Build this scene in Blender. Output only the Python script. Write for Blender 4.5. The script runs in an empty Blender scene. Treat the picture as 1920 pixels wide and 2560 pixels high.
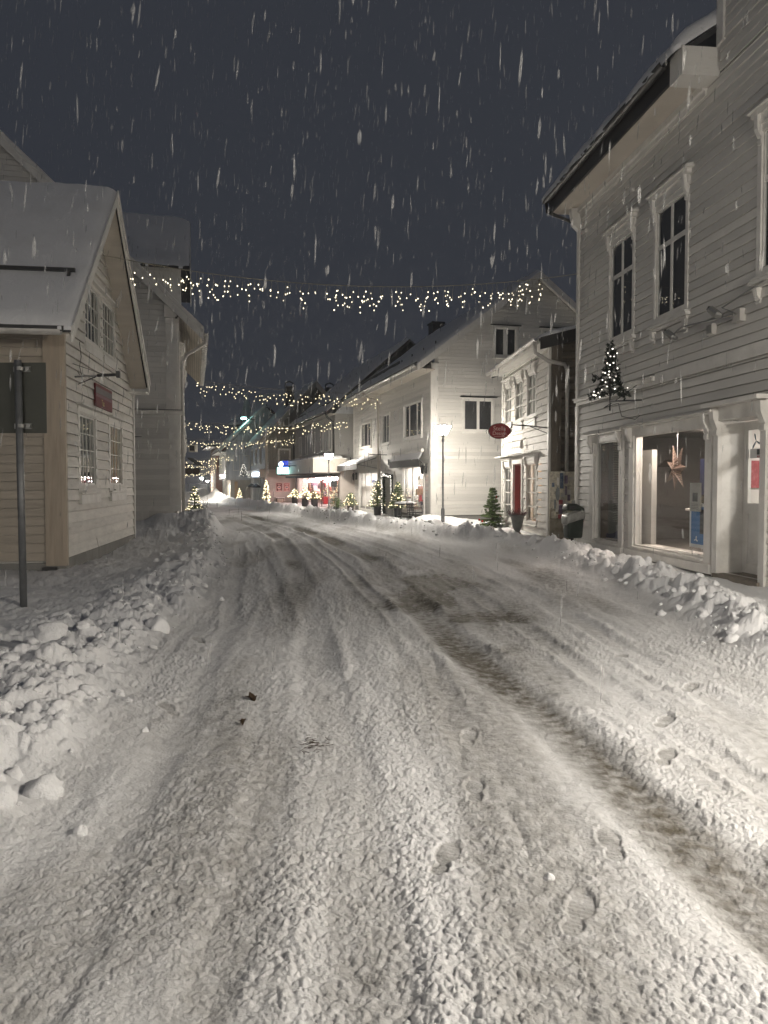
import bpy, bmesh, math, random
import numpy as np
from mathutils import Vector, Matrix
S = bpy.context.scene
C = S.collection
R = random.Random(7)

# ------------------------------------------------------------------ camera, world, exposure
cam = bpy.data.objects.new('camera', bpy.data.cameras.new('camera'))
C.objects.link(cam); S.camera = cam
cam.location = (0, 0, 1.5)
cam.rotation_euler = (math.pi/2 - math.atan(73/1920), 0, 0)
cam.data.sensor_fit = 'HORIZONTAL'; cam.data.sensor_width = 36; cam.data.lens = 36
cam.data.clip_start = 0.05; cam.data.clip_end = 2000

W = bpy.data.worlds.new('World'); S.world = W; W.use_nodes = True
wn = W.node_tree.nodes; wl = W.node_tree.links; wn.clear()
bg = wn.new('ShaderNodeBackground'); wo = wn.new('ShaderNodeOutputWorld')
bg.inputs['Color'].default_value = (0.0255, 0.0285, 0.0362, 1); bg.inputs['Strength'].default_value = 1.0
wl.new(bg.outputs[0], wo.inputs[0])

S.view_settings.view_transform = 'Standard'; S.view_settings.look = 'None'
S.view_settings.gamma = 1; S.view_settings.use_curve_mapping = False
S.view_settings.exposure = 0.32
S.render.engine = 'CYCLES'
cy = S.cycles
cy.use_denoising = True; cy.denoiser = 'OPENIMAGEDENOISE'
cy.max_bounces = 6; cy.diffuse_bounces = 3; cy.glossy_bounces = 3; cy.transmission_bounces = 4
cy.transparent_max_bounces = 10; cy.caustics_reflective = False; cy.caustics_refractive = False
cy.sample_clamp_indirect = 4.0; cy.sample_clamp_direct = 0

LAMP = 350.0      # lantern emission
WARM = (1.0, 0.925, 0.81)

# ------------------------------------------------------------------ materials
def _nt(name):
    m = bpy.data.materials.new(name); m.use_nodes = True
    nt = m.node_tree; nt.nodes.clear()
    out = nt.nodes.new('ShaderNodeOutputMaterial')
    return m, nt, out
def mat(name, base, rough=.6, var=.12, nscale=4, dirt=None, damt=0, dscale=2.5, stretch=(1, 1, 1), bump=0, bscale=30,
        metallic=0, objrand=0, spec=.4, detail=6, lo=.5):
    m, nt, out = _nt(name); N = nt.nodes.new; L = nt.links.new
    p = N('ShaderNodeBsdfPrincipled'); L(p.outputs[0], out.inputs[0])
    p.inputs['Roughness'].default_value = rough; p.inputs['Metallic'].default_value = metallic
    p.inputs['Specular IOR Level'].default_value = spec
    tc = N('ShaderNodeTexCoord'); mp = N('ShaderNodeMapping'); mp.inputs['Scale'].default_value = stretch
    L(tc.outputs['Object'], mp.inputs[0])
    n = N('ShaderNodeTexNoise'); n.inputs['Scale'].default_value = nscale; n.inputs['Detail'].default_value = detail
    L(mp.outputs[0], n.inputs['Vector'])
    mr = N('ShaderNodeMapRange'); mr.inputs['From Min'].default_value = .25; mr.inputs['From Max'].default_value = .75
    mr.inputs['To Min'].default_value = 1-var; mr.inputs['To Max'].default_value = 1+var
    L(n.outputs['Fac'], mr.inputs['Value'])
    val = mr.outputs[0]
    if objrand:
        oi = N('ShaderNodeObjectInfo'); m2 = N('ShaderNodeMapRange')
        m2.inputs['To Min'].default_value = 1-objrand; m2.inputs['To Max'].default_value = 1+objrand*.6
        L(oi.outputs['Random'], m2.inputs['Value'])
        mu = N('ShaderNodeMath'); mu.operation = 'MULTIPLY'; L(val, mu.inputs[0]); L(m2.outputs[0], mu.inputs[1]); val = mu.outputs[0]
    sc = N('ShaderNodeVectorMath'); sc.operation = 'SCALE'; sc.inputs[0].default_value = base[:3]; L(val, sc.inputs['Scale'])
    col = sc.outputs[0]
    if dirt:
        n2 = N('ShaderNodeTexNoise'); n2.inputs['Scale'].default_value = dscale; n2.inputs['Detail'].default_value = 9
        n2.inputs['Roughness'].default_value = .7; L(mp.outputs[0], n2.inputs['Vector'])
        cr = N('ShaderNodeMapRange'); cr.inputs['From Min'].default_value = lo; cr.inputs['From Max'].default_value = lo+.16
        cr.inputs['To Max'].default_value = damt; L(n2.outputs['Fac'], cr.inputs['Value'])
        mx = N('ShaderNodeMix'); mx.data_type = 'RGBA'; L(cr.outputs[0], mx.inputs['Factor']); L(col, mx.inputs['A'])
        mx.inputs['B'].default_value = (*dirt, 1); col = mx.outputs['Result']
    L(col, p.inputs['Base Color'])
    if bump:
        b = N('ShaderNodeTexNoise'); b.inputs['Scale'].default_value = bscale; b.inputs['Detail'].default_value = 5
        L(mp.outputs[0], b.inputs['Vector'])
        bp = N('ShaderNodeBump'); bp.inputs['Strength'].default_value = bump; bp.inputs['Distance'].default_value = .01
        L(b.outputs['Fac'], bp.inputs['Height']); L(bp.outputs[0], p.inputs['Normal'])
    return m
def emis(name, col, strength, sample=True):
    m, nt, out = _nt(name); e = nt.nodes.new('ShaderNodeEmission')
    e.inputs[0].default_value = (*col, 1); e.inputs[1].default_value = strength
    nt.links.new(e.outputs[0], out.inputs[0])
    m.cycles.emission_sampling = 'AUTO' if sample else 'NONE'
    return m
def glassmat(name, tint=(.92, .95, .95), gl=.9):
    m, nt, out = _nt(name); N = nt.nodes.new; L = nt.links.new
    t = N('ShaderNodeBsdfTransparent'); t.inputs[0].default_value = (*tint, 1)
    g = N('ShaderNodeBsdfGlossy'); g.inputs['Roughness'].default_value = .02; g.inputs[0].default_value = (gl, gl, gl, 1)
    f = N('ShaderNodeLayerWeight'); f.inputs[0].default_value = .5
    pw = N('ShaderNodeMath'); pw.operation = 'POWER'; pw.inputs[1].default_value = 4.0; L(f.outputs['Facing'], pw.inputs[0])
    a = N('ShaderNodeMath'); a.operation = 'MULTIPLY_ADD'; a.inputs[1].default_value = .75; a.inputs[2].default_value = .06
    L(pw.outputs[0], a.inputs[0])
    mx = N('ShaderNodeMixShader'); L(a.outputs[0], mx.inputs[0]); L(t.outputs[0], mx.inputs[1]); L(g.outputs[0], mx.inputs[2])
    L(mx.outputs[0], out.inputs[0])
    return m
def snow_mat(name):
    m, nt, out = _nt(name); N = nt.nodes.new; L = nt.links.new
    p = N('ShaderNodeBsdfPrincipled'); L(p.outputs[0], out.inputs[0])
    p.inputs['Specular IOR Level'].default_value = .12
    geo = N('ShaderNodeNewGeometry')
    at = N('ShaderNodeAttribute'); at.attribute_name = 'slush_shade'
    n = N('ShaderNodeTexNoise'); n.inputs['Scale'].default_value = 1.3; n.inputs['Detail'].default_value = 8; n.inputs['Roughness'].default_value = .65
    L(geo.outputs['Position'], n.inputs['Vector'])
    n3 = N('ShaderNodeTexNoise'); n3.inputs['Scale'].default_value = 14; n3.inputs['Detail'].default_value = 6
    L(geo.outputs['Position'], n3.inputs['Vector'])
    # slush and painted mid-street dimming factor broken up by noise
    ad = N('ShaderNodeMath'); ad.operation = 'MULTIPLY_ADD'; L(n3.outputs['Fac'], ad.inputs[0]); ad.inputs[1].default_value = 1.6; ad.inputs[2].default_value = .25
    mu = N('ShaderNodeMath'); mu.operation = 'MULTIPLY'; mu.use_clamp = True; L(at.outputs['Fac'], mu.inputs[0]); L(ad.outputs[0], mu.inputs[1])
    mx = N('ShaderNodeMix'); mx.data_type = 'RGBA'
    mx.inputs['A'].default_value = (.83, .83, .84, 1); mx.inputs['B'].default_value = (.115, .102, .080, 1)
    L(mu.outputs[0], mx.inputs['Factor'])
    dr = N('ShaderNodeMapRange'); dr.inputs['From Min'].default_value = .5; dr.inputs['From Max'].default_value = .75; dr.inputs['To Max'].default_value = .22
    L(n.outputs['Fac'], dr.inputs['Value'])
    mx2 = N('ShaderNodeMix'); mx2.data_type = 'RGBA'; L(dr.outputs[0], mx2.inputs['Factor']); L(mx.outputs['Result'], mx2.inputs['A'])
    mx2.inputs['B'].default_value = (.50, .47, .43, 1)
    L(mx2.outputs['Result'], p.inputs['Base Color'])
    rg = N('ShaderNodeMapRange'); rg.inputs['To Min'].default_value = .75; rg.inputs['To Max'].default_value = .62
    L(mu.outputs[0], rg.inputs['Value']); L(rg.outputs[0], p.inputs['Roughness'])
    b = N('ShaderNodeTexNoise'); b.inputs['Scale'].default_value = 70; b.inputs['Detail'].default_value = 4; L(geo.outputs['Position'], b.inputs['Vector'])
    bp = N('ShaderNodeBump'); bp.inputs['Strength'].default_value = .55; bp.inputs['Distance'].default_value = .012
    L(b.outputs['Fac'], bp.inputs['Height'])
    b2 = N('ShaderNodeTexNoise'); b2.inputs['Scale'].default_value = 18; b2.inputs['Detail'].default_value = 4; L(geo.outputs['Position'], b2.inputs['Vector'])
    bp2 = N('ShaderNodeBump'); bp2.inputs['Strength'].default_value = .35; bp2.inputs['Distance'].default_value = .03
    L(b2.outputs['Fac'], bp2.inputs['Height']); L(bp.outputs[0], bp2.inputs['Normal'])
    L(bp2.outputs[0], p.inputs['Normal'])
    return m

M = {}
M['snow'] = snow_mat('snow')
M['white'] = mat('white_painted_wood', (.74, .72, .68), .55, .05, 5, (.40, .36, .30), .30, 5, (.35, .35, 1.6), .2, 22, objrand=.13, lo=.58)
M['white_old'] = mat('old_white_wood', (.76, .73, .68), .6, .14, 5, (.36, .32, .27), .6, 6, (.45, .45, 2.0), .5, 26, objrand=.16, lo=.56)
M['trim'] = mat('white_trim', (.78, .76, .72), .5, .08, 4, (.45, .42, .37), .3, 3, (1, 1, 1), .15, 30)
M['cream'] = mat('cream_wood', (.62, .57, .50), .55, .08, 3, (.42, .35, .28), .25, 2, (.4, .4, 4), .12, 25, objrand=.06)
M['creamwall'] = mat('bare_panel_wood', (.44, .39, .325), .6, .10, 4, (.30, .25, .20), .3, 3, (.4, .4, 4), .15, 25, objrand=.08)
M['tan'] = mat('tan_bare_wood', (.46, .39, .31), .6, .12, 5, (.30, .24, .18), .4, 3, (3, 3, .35), .2, 25, objrand=.1)
M['log'] = mat('dark_weathered_log', (.16, .135, .105), .75, .35, 4, (.05, .04, .03), .7, 4, (2, 2, .8), .7, 18, objrand=.3)
M['slab'] = mat('mossy_stone', (.33, .29, .22), .8, .3, 5, (.13, .12, .05), .8, 3.5, (1, 1, 1), .7, 16, objrand=.15)
M['stone'] = mat('grey_foundation', (.26, .255, .24), .8, .2, 6, (.14, .14, .12), .5, 3, (1, 1, .5), .4, 20)
M['roof'] = mat('dark_roof', (.035, .035, .038), .5, .25, 8, bump=.4, bscale=15)
M['black'] = mat('black_metal', (.02, .02, .021), .4, .2, 8, spec=.5)
M['zinc'] = mat('painted_zinc', (.55, .53, .50), .35, .12, 8, (.35, .32, .28), .4, 5, spec=.6)
M['steel'] = mat('galvanised_steel', (.34, .34, .33), .38, .15, 14, (.2, .2, .19), .4, 6, metallic=.75)
M['postgrey'] = mat('grey_painted_steel', (.16, .165, .17), .4, .12, 12, (.09, .09, .09), .4, 7, metallic=.3)
M['glass'] = glassmat('window_glass')
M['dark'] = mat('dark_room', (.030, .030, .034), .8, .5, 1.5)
M['curtain'] = mat('net_curtain', (.42, .40, .37), .8, .25, 4, stretch=(6, 6, .4))
M['warmroom'] = mat('warm_room', (.62, .42, .24), .8, .35, 5, stretch=(5, 5, .5))
M['blind'] = mat('venetian_blind', (.60, .58, .50), .5, .1, 8)
M['grey'] = mat('grey_render', (.40, .39, .37), .8, .10, 1.2, (.28, .27, .25), .4, .8, (1, 1, .4), .12, 30)
M['greyboard'] = mat('grey_boards', (.44, .435, .43), .7, .10, 3, (.3, .3, .3), .3, 2, (3, 3, .3), .15, 25, objrand=.08)
M['olive'] = mat('grey_brown_boards', (.23, .22, .185), .7, .15, 3, (.09, .085, .07), .4, 2, (4, 4, .3), .2, 25, objrand=.12)
M['bluewhite'] = mat('pale_boards', (.62, .64, .66), .6, .1, 3, (.42, .42, .42), .3, 2, (3, 3, .4), .15, 25, objrand=.08)
M['bluegrey'] = mat('blue_grey_boards', (.36, .42, .50), .6, .1, 3, (.26, .3, .36), .3, 2, (.5, .5, 3), .15, 25, objrand=.08)
M['beige'] = mat('beige_panel', (.55, .51, .45), .6, .08, 2, (.4, .37, .33), .3, 1.5)
M['pink'] = mat('rendered_wall', (.56, .50, .46), .8, .08, 2, (.44, .38, .33), .35, 1.2, bump=.1)
M['brick'] = mat('red_brick', (.33, .13, .085), .8, .2, 9, (.20, .08, .05), .5, 5, bump=.4, bscale=40, objrand=.25)
M['mortar'] = mat('mortar', (.22, .17, .14), .9, .15, 8)
M['red'] = mat('red_paint', (.52, .035, .045), .45, .12, 6, (.3, .02, .03), .3, 5)
M['redsign'] = mat('dark_red_enamel', (.13, .009, .012), .7, .12, 9, (.08, .006, .008), .4, 8)
M['pinkprint'] = mat('pale_pink_print', (.78, .50, .46), .6, .1, 9)
M['paper'] = mat('paper', (.68, .66, .61), .8, .1, 8, (.45, .40, .33), .5, 6, objrand=.25)
M['scrap'] = mat('torn_paper', (.66, .61, .50), .85, .28, 14, (.22, .19, .15), .75, 10, objrand=.25)
M['bluepaper'] = mat('blue_print', (.05, .09, .16), .6, .4, 12, (.4, .42, .45), .6, 14)
M['oval'] = mat('grey_green_print', (.22, .24, .24), .6, .2, 12)
M['redpaper'] = mat('red_print', (.33, .05, .06), .6, .3, 14, (.4, .3, .3), .4, 14)
M['plumpaper'] = mat('plum_print', (.12, .08, .14), .6, .3, 14, (.4, .36, .38), .4, 14)
M['posterblue'] = mat('blue_poster', (.03, .16, .42), .45, .08, 3)
M['posternavy'] = mat('navy_poster', (.03, .035, .10), .45, .1, 3)
M['ink'] = mat('dark_ink', (.03, .03, .035), .5, .1, 5)
M['whiteprint'] = mat('white_print', (.80, .80, .80), .5, .04, 5)
M['plank_int'] = mat('interior_white', (.74, .70, .66), .6, .04, 3)
M['int_brown'] = mat('interior_brown', (.05, .043, .036), .8, .2, 2)
M['bin'] = mat('dark_green_plastic', (.018, .030, .022), .3, .25, 8, (.05, .06, .05), .3, 8, spec=.6)
M['bag'] = mat('bin_bag', (.33, .33, .31), .35, .3, 10, spec=.6, bump=.8, bscale=14)
M['urn'] = mat('dark_grey_urn', (.10, .105, .10), .5, .25, 8, (.2, .2, .2), .4, 6)
M['heather'] = mat('dry_heather', (.11, .045, .05), .8, .5, 30, (.3, .28, .27), .4, 30)
M['needle'] = mat('fir_needles', (.085, .135, .038), .6, .45, 6, (.10, .12, .03), .5, 9)
M['tneedle'] = mat('dark_garland_needles', (.010, .018, .012), .55, .4, 8)
M['bark'] = mat('bark', (.08, .055, .04), .85, .3, 12, bump=.5)
M['pot'] = mat('dark_pot', (.035, .035, .038), .5, .25, 6)
M['barkpot'] = mat('wooden_tub', (.06, .045, .035), .8, .3, 6, stretch=(4, 4, .4))
M['bauble_red'] = mat('red_bauble', (.55, .02, .03), .2, .05, 4, spec=.7)
M['bauble_white'] = mat('white_bauble', (.8, .78, .74), .3, .05, 4)
M['bauble_blue'] = mat('dark_blue_bauble', (.03, .04, .10), .2, .05, 4, spec=.7)
M['copper'] = mat('lace_paper', (.34, .23, .18), .6, .15, 12)
M['gold'] = mat('gold_print', (.72, .55, .28), .4, .1, 8)
M['bluegreyprint'] = mat('blue_grey_print', (.13, .19, .25), .5, .1, 5)
M['cord'] = mat('cable', (.10, .09, .07), .6, .1, 8)
M['whitecord'] = mat('pale_cable', (.32, .29, .22), .6, .1, 8)
M['signback'] = mat('sign_back_grey', (.065, .068, .058), .5, .12, 3, (.09, .09, .08), .4, 2, metallic=.3)
M['leafbrown'] = mat('dead_leaf', (.05, .030, .016), .7, .4, 40)
M['awn'] = mat('dark_canvas', (.04, .04, .042), .8, .2, 6)
M['teal'] = mat('teal_boards', (.50, .56, .56), .7, .1, 3, stretch=(.5, .5, 3), objrand=.1)
M['lantern'] = emis('lamp_glow', WARM, LAMP)
M['lantern_near'] = emis('near_lamp_glow', WARM, 640)
M['lantern_fill'] = emis('fill_lamp_glow', WARM, 1000)  # emission of the added fill lamp behind the camera
M['lantern_far'] = emis('far_lamp_glow', (1.0, .92, .80), 1000)
M['tealglow'] = emis('teal_lamp_glow', (.45, 1.0, .88), 38)
M['bulb'] = emis('fairy_bulb', (1.0, .84, .52), 3.0, False)
M['bulbnear'] = emis('icicle_bulb', (1.0, .88, .62), 3.2, False)
M['bulbwhite'] = emis('cool_bulb', (1.0, .93, .82), 1.9, False)
M['shoplight'] = emis('shop_light', (1.0, .93, .86), 150)
M['shoplight_red'] = emis('rosy_shop_light', (1.0, .70, .66), 120)
M['shoplight_near'] = emis('near_shop_light', (1.0, .93, .86), 45)
M['shopspot'] = emis('shop_spot', (1.0, .95, .95), 30, False)
M['signwhite'] = emis('lit_sign', (.62, .78, 1.0), 9)
M['signteal'] = emis('lit_green_sign', (.45, 1.0, .92), 3)
M['signblue'] = emis('lit_blue_sign', (.03, .06, .5), 1.2)
M['roomlight'] = emis('room_light', (1.0, .84, .72), 60)

for _m in (M['bulbnear'], M['bulbwhite']):      # bulbs differ a little in strength
    _nt_ = _m.node_tree; _e = [q for q in _nt_.nodes if q.type == 'EMISSION'][0]; _o = _nt_.nodes.new('ShaderNodeObjectInfo'); _r = _nt_.nodes.new('ShaderNodeMapRange')
    _r.inputs['To Min'].default_value = _e.inputs[1].default_value*.35; _r.inputs['To Max'].default_value = _e.inputs[1].default_value*1.5
    _nt_.links.new(_o.outputs['Random'], _r.inputs['Value']); _nt_.links.new(_r.outputs[0], _e.inputs[1])

# flake: soft, half see-through
m_, nt_, out_ = _nt('snowflake'); N_ = nt_.nodes.new; L_ = nt_.links.new
_d = N_('ShaderNodeBsdfDiffuse'); _d.inputs[0].default_value = (.9, .9, .9, 1)
_t = N_('ShaderNodeBsdfTranslucent'); _t.inputs[0].default_value = (.9, .9, .9, 1)
_tr = N_('ShaderNodeBsdfTransparent')
_m1 = N_('ShaderNodeMixShader'); _m1.inputs[0].default_value = .5; L_(_d.outputs[0], _m1.inputs[1]); L_(_t.outputs[0], _m1.inputs[2])
_m2 = N_('ShaderNodeMixShader'); _m2.inputs[0].default_value = .22; L_(_tr.outputs[0], _m2.inputs[1]); L_(_m1.outputs[0], _m2.inputs[2])
L_(_m2.outputs[0], out_.inputs[0]); M['flake'] = m_

# ------------------------------------------------------------------ mesh helpers
def link(o, parent=None):
    C.objects.link(o)
    if parent is not None: o.parent = parent
    return o
SPLIT = {'corner_board', 'door_reveal', 'apron', 'drip_board', 'belt_course', 'foundation', 'frieze_moulding', 'shop_pier', 'eave_board', 'red_banner', 'dormer_board', 'wall_board', 'arm', 'spot', 'shelf', 'caption', 'sign_arm', 'snow_guard'}
class MB:
    def __init__(s): s.v = []; s.f = []
    def hexa(s, p):   # 8 points: bottom ring 0-3, top ring 4-7
        b = len(s.v); s.v += [tuple(q) for q in p]
        s.f += [(b, b+3, b+2, b+1), (b+4, b+5, b+6, b+7), (b, b+1, b+5, b+4), (b+1, b+2, b+6, b+5), (b+2, b+3, b+7, b+6), (b+3, b, b+4, b+7)]
        return s
    def box(s, x0, x1, y0, y1, z0, z1, mp=None):
        P = [(x0, y0, z0), (x1, y0, z0), (x1, y1, z0), (x0, y1, z0), (x0, y0, z1), (x1, y0, z1), (x1, y1, z1), (x0, y1, z1)]
        if mp: P = [mp(*q) for q in P]
        s.hexa(P); return s
    def quad(s, a, b, c, d):
        n = len(s.v); s.v += [tuple(a), tuple(b), tuple(c), tuple(d)]; s.f.append((n, n+1, n+2, n+3)); return s
    def prism(s, pts, h0, h1, mp):  # polygon in (a,b), extruded along third
        n = len(s.v); k = len(pts)
        s.v += [tuple(mp(a, b, h0)) for a, b in pts] + [tuple(mp(a, b, h1)) for a, b in pts]
        s.f.append(tuple(range(n+k-1, n-1, -1))); s.f.append(tuple(range(n+k, n+2*k)))
        for i in range(k):
            j = (i+1) % k; s.f.append((n+i, n+j, n+k+j, n+k+i))
        return s
    def tube(s, pts, r, k=6, cap=True):
        pts = [Vector(p) for p in pts]; rs = r if isinstance(r, (list, tuple)) else [r]*len(pts)
        n = len(s.v); up = None
        for i, p in enumerate(pts):
            t = (pts[min(i+1, len(pts)-1)] - pts[max(i-1, 0)]).normalized()
            if up is None:
                up = Vector((0, 0, 1)) if abs(t.z) < .9 else Vector((1, 0, 0))
            a = t.cross(up)
            if a.length < 1e-4: a = t.cross(Vector((0, 1, 0)))
            a.normalize(); b = t.cross(a)
            up = -b if b.dot(up) < 0 else b
            for j in range(k):
                w = 2*math.pi*j/k; s.v.append(tuple(p + a*math.cos(w)*rs[i] + b*math.sin(w)*rs[i]))
        for i in range(len(pts)-1):
            for j in range(k):
                q = (j+1) % k; s.f.append((n+i*k+j, n+i*k+q, n+(i+1)*k+q, n+(i+1)*k+j))
        if cap:
            s.f.append(tuple(range(n+k-1, n-1, -1))); e = n+(len(pts)-1)*k; s.f.append(tuple(range(e, e+k)))
        return s
    def lathe(s, prof, k=16, c=(0, 0, 0)):
        n = len(s.v)
        for r, z in prof:
            for j in range(k):
                w = 2*math.pi*j/k; s.v.append((c[0]+r*math.cos(w), c[1]+r*math.sin(w), c[2]+z))
        for i in range(len(prof)-1):
            for j in range(k):
                q = (j+1) % k; s.f.append((n+i*k+j, n+i*k+q, n+(i+1)*k+q, n+(i+1)*k+j))
        s.f.append(tuple(range(n+k-1, n-1, -1))); e = n+(len(prof)-1)*k; s.f.append(tuple(range(e, e+k)))
        return s
    def ball(s, c, r, sq=1.0):
        t = (1+5**.5)/2
        V = [(-1, t, 0), (1, t, 0), (-1, -t, 0), (1, -t, 0), (0, -1, t), (0, 1, t), (0, -1, -t), (0, 1, -t), (t, 0, -1), (t, 0, 1), (-t, 0, -1), (-t, 0, 1)]
        F = [(0, 11, 5), (0, 5, 1), (0, 1, 7), (0, 7, 10), (0, 10, 11), (1, 5, 9), (5, 11, 4), (11, 10, 2), (10, 7, 6), (7, 1, 8), (3, 9, 4), (3, 4, 2), (3, 2, 6), (3, 6, 8), (3, 8, 9), (4, 9, 5), (2, 4, 11), (6, 2, 10), (8, 6, 7), (9, 8, 1)]
        n = len(s.v); q = r/math.sqrt(1+t*t)
        s.v += [(c[0]+a*q, c[1]+b*q, c[2]+d*q*sq) for a, b, d in V]; s.f += [(n+a, n+b, n+d) for a, b, d in F]
        return s
    def build(s, name, m, parent=None, smooth=False, loc=None):
        if name in SPLIT:
            par = list(range(len(s.v)))
            def fd(i):
                while par[i] != i: par[i] = par[par[i]]; i = par[i]
                return i
            for f in s.f:
                for q in f[1:]: par[fd(q)] = fd(f[0])
            groups = {}
            for f in s.f: groups.setdefault(fd(f[0]), []).append(f)
            if len(groups) > 1:
                for fs in groups.values():
                    ids = sorted({i for f in fs for i in f}); mp_ = {i: k for k, i in enumerate(ids)}; g = MB()
                    g.v = [s.v[i] for i in ids]; g.f = [tuple(mp_[i] for i in f) for f in fs]; o = g.build(name, m, parent, smooth, loc)
                return o
        me = bpy.data.meshes.new(name); me.from_pydata(s.v, [], s.f)
        if smooth: me.polygons.foreach_set('use_smooth', [True]*len(me.polygons))
        bm = bmesh.new(); bm.from_mesh(me); bmesh.ops.recalc_face_normals(bm, faces=bm.faces); bm.to_mesh(me); bm.free()
        if m: me.materials.append(M[m] if isinstance(m, str) else m)
        o = bpy.data.objects.new(name, me)
        if loc: o.location = loc
        return link(o, parent)
def tag(o, label=None, cat=None, group=None, kind=None):
    if label: o['label'] = label
    if cat: o['category'] = cat
    if group: o['group'] = group
    if kind: o['kind'] = kind
    return o
def thing(name, label, cat, loc=(0, 0, 0), rz=0, group=None):
    o = bpy.data.objects.new(name, None); o.empty_display_size = .2
    o.location = loc; o.rotation_euler = (0, 0, rz); link(o)
    return tag(o, label, cat, group, 'thing')
def house(name, label, ox, oy, ux, uy):
    return thing(name, label, 'house', (ox, oy, 0), math.atan2(uy, ux))
def dup(o, parent=None):
    c = o.copy(); C.objects.link(c); c.parent = parent
    for ch in o.children: dup(ch, c)
    return c
FRONT = lambda u, d, z: (u, -d, z)
def SIDE0(): return lambda u, d, z: (-d, u, z)
def SIDEW(w): return lambda u, d, z: (w+d, u, z)
def text(s, name, size, m, parent, mp, u, d, z, eu, align='CENTER'):
    """flat lettering; mp maps, eu = reading direction (+1/-1 along u)"""
    cu = bpy.data.curves.new(name, 'FONT'); cu.body = s; cu.size = size; cu.align_x = align; cu.align_y = 'CENTER'; cu.extrude = .002
    tmp = bpy.data.objects.new(name, cu); C.objects.link(tmp); bpy.context.view_layer.update()
    me = bpy.data.meshes.new_from_object(tmp.evaluated_get(bpy.context.evaluated_depsgraph_get())); bpy.data.objects.remove(tmp)
    me.materials.clear(); me.materials.append(M[m]); o = bpy.data.objects.new(name, me)
    p = Vector(mp(u, d, z)); ex = (Vector(mp(u+eu, d, z))-p).normalized(); ez = Vector((0, 0, 1)); ey = ex.cross(ez)
    mat4 = Matrix((ex, ez, -ey if False else ex.cross(ez))).transposed().to_4x4(); mat4.translation = p
    o.matrix_local = mat4
    return link(o, parent)

# numpy noise ------------------------------------------------------
def _h(ix, iy, s):
    n = (ix.astype(np.int64)*374761393 + iy.astype(np.int64)*668265263 + s*1442695041) & 0x7fffffff
    n = ((n ^ (n >> 13))*1274126177) & 0x7fffffff
    n = (n ^ (n >> 16)) & 0x7fffffff
    n = (n*2246822519) & 0x7fffffff
    return ((n ^ (n >> 15)) & 0xffffff)/float(0x1000000)
def vnoise(x, y, s=0):
    ix = np.floor(x); iy = np.floor(y); fx = x-ix; fy = y-iy
    fx = fx*fx*fx*(fx*(fx*6-15)+10); fy = fy*fy*fy*(fy*(fy*6-15)+10)
    a = _h(ix, iy, s); b = _h(ix+1, iy, s); c = _h(ix, iy+1, s); d = _h(ix+1, iy+1, s)
    return (a+(b-a)*fx)+((c+(d-c)*fx)-(a+(b-a)*fx))*fy - .5
def fbm(x, y, s=0, o=4, g=.5):
    r = 0; a = 1
    for i in range(o):
        r = r+a*vnoise(x*2**i+17.3*i, y*2**i+9.1*i, s+i*13); a *= g
    return r
def lumps(x, y, cell, s=0, rmin=.3, rmax=.72):
    X = x/cell; Y = y/cell; ix = np.floor(X); iy = np.floor(Y); best = np.zeros_like(X)
    for a in (-1, 0, 1):
        for b in (-1, 0, 1):
            jx = ix+a; jy = iy+b
            cx = jx+_h(jx, jy, s); cyy = jy+_h(jx, jy, s+1); r = rmin+(rmax-rmin)*_h(jx, jy, s+2)
            d2 = (X-cx)**2+(Y-cyy)**2
            best = np.maximum(best, np.sqrt(np.maximum(0, r*r-d2))*(.55+.45*_h(jx, jy, s+3)))
    return best*cell
def sstep(a, b, x):
    t = np.clip((x-a)/(b-a), 0, 1); return t*t*(3-2*t)

# ------------------------------------------------------------------ ground
LCy = [0, 2.5, 3.2, 4.5, 7.3, 9.8, 13.5, 18.8, 24, 28, 34, 42, 52, 62, 80, 130]
LCx = [-1.9, -2.0, -1.95, -2.15, -2.5, -2.75, -3.2, -4.3, -5.6, -6.6, -8.4, -10.9, -13.7, -17.0, -24, -45]
RCy = [0, 5, 7.1, 9.5, 12.3, 15, 16.7, 18.7, 20.4, 24.8, 27.8, 33.9, 39.7, 45, 52, 60, 80, 130]
RCx = [3.2, 3.35, 3.5, 3.75, 3.72, 3.55, 3.3, 2.8, 2.0, .55, -1.0, -3.2, -5.2, -7.2, -9.6, -12.6, -20, -40]
# tracks: (points (Y, X), half width, depth, ridge height, slush, ridge side)
TR = [
 ([2, 2.52, 3.02, 3.82, 4.94, 7.33, 10, 15.3, 20, 27, 40], [1.38, 1.30, 1.22, 1.10, .97, .65, .35, -.25, -1.4, -3.4, -7.8], .21, .044, .056, 1.45),
 ([2, 2.5, 3.4, 5, 6.5, 9.8, 14.9, 20, 27, 40], [-.10, -.12, -.18, -.42, -.60, -.92, -1.75, -2.7, -4.6, -9], .17, .030, .040, .62),
 ([2, 4.5, 4.9, 6, 8.2, 10, 15, 20, 27, 40], [2.55, 2.33, 2.26, 2.16, 2.12, 2.05, 1.5, .4, -1.8, -6.4], .13, .030, .045, .30),
 ([2, 4, 6.5, 9.3, 14, 20, 28], [-.60, -.62, -.80, -1.2, -2.1, -3.5, -5.6], .10, .014, .018, .06),
 ([4.4, 5.2, 6.5, 9, 14, 20, 30], [.40, .38, .36, .10, -.7, -1.9, -4.6], .09, .018, .032, .10),
 ([2, 4, 6, 9, 13, 18, 26], [1.95, 1.72, 1.55, 1.42, 1.05, .0, -2.6], .10, .018, .034, .18),
 ([3, 5, 8, 12, 16, 22, 30], [-1.25, -1.35, -1.6, -2.2, -2.9, -4.1, -6.3], .10, .012, .015, .05),
]
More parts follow.
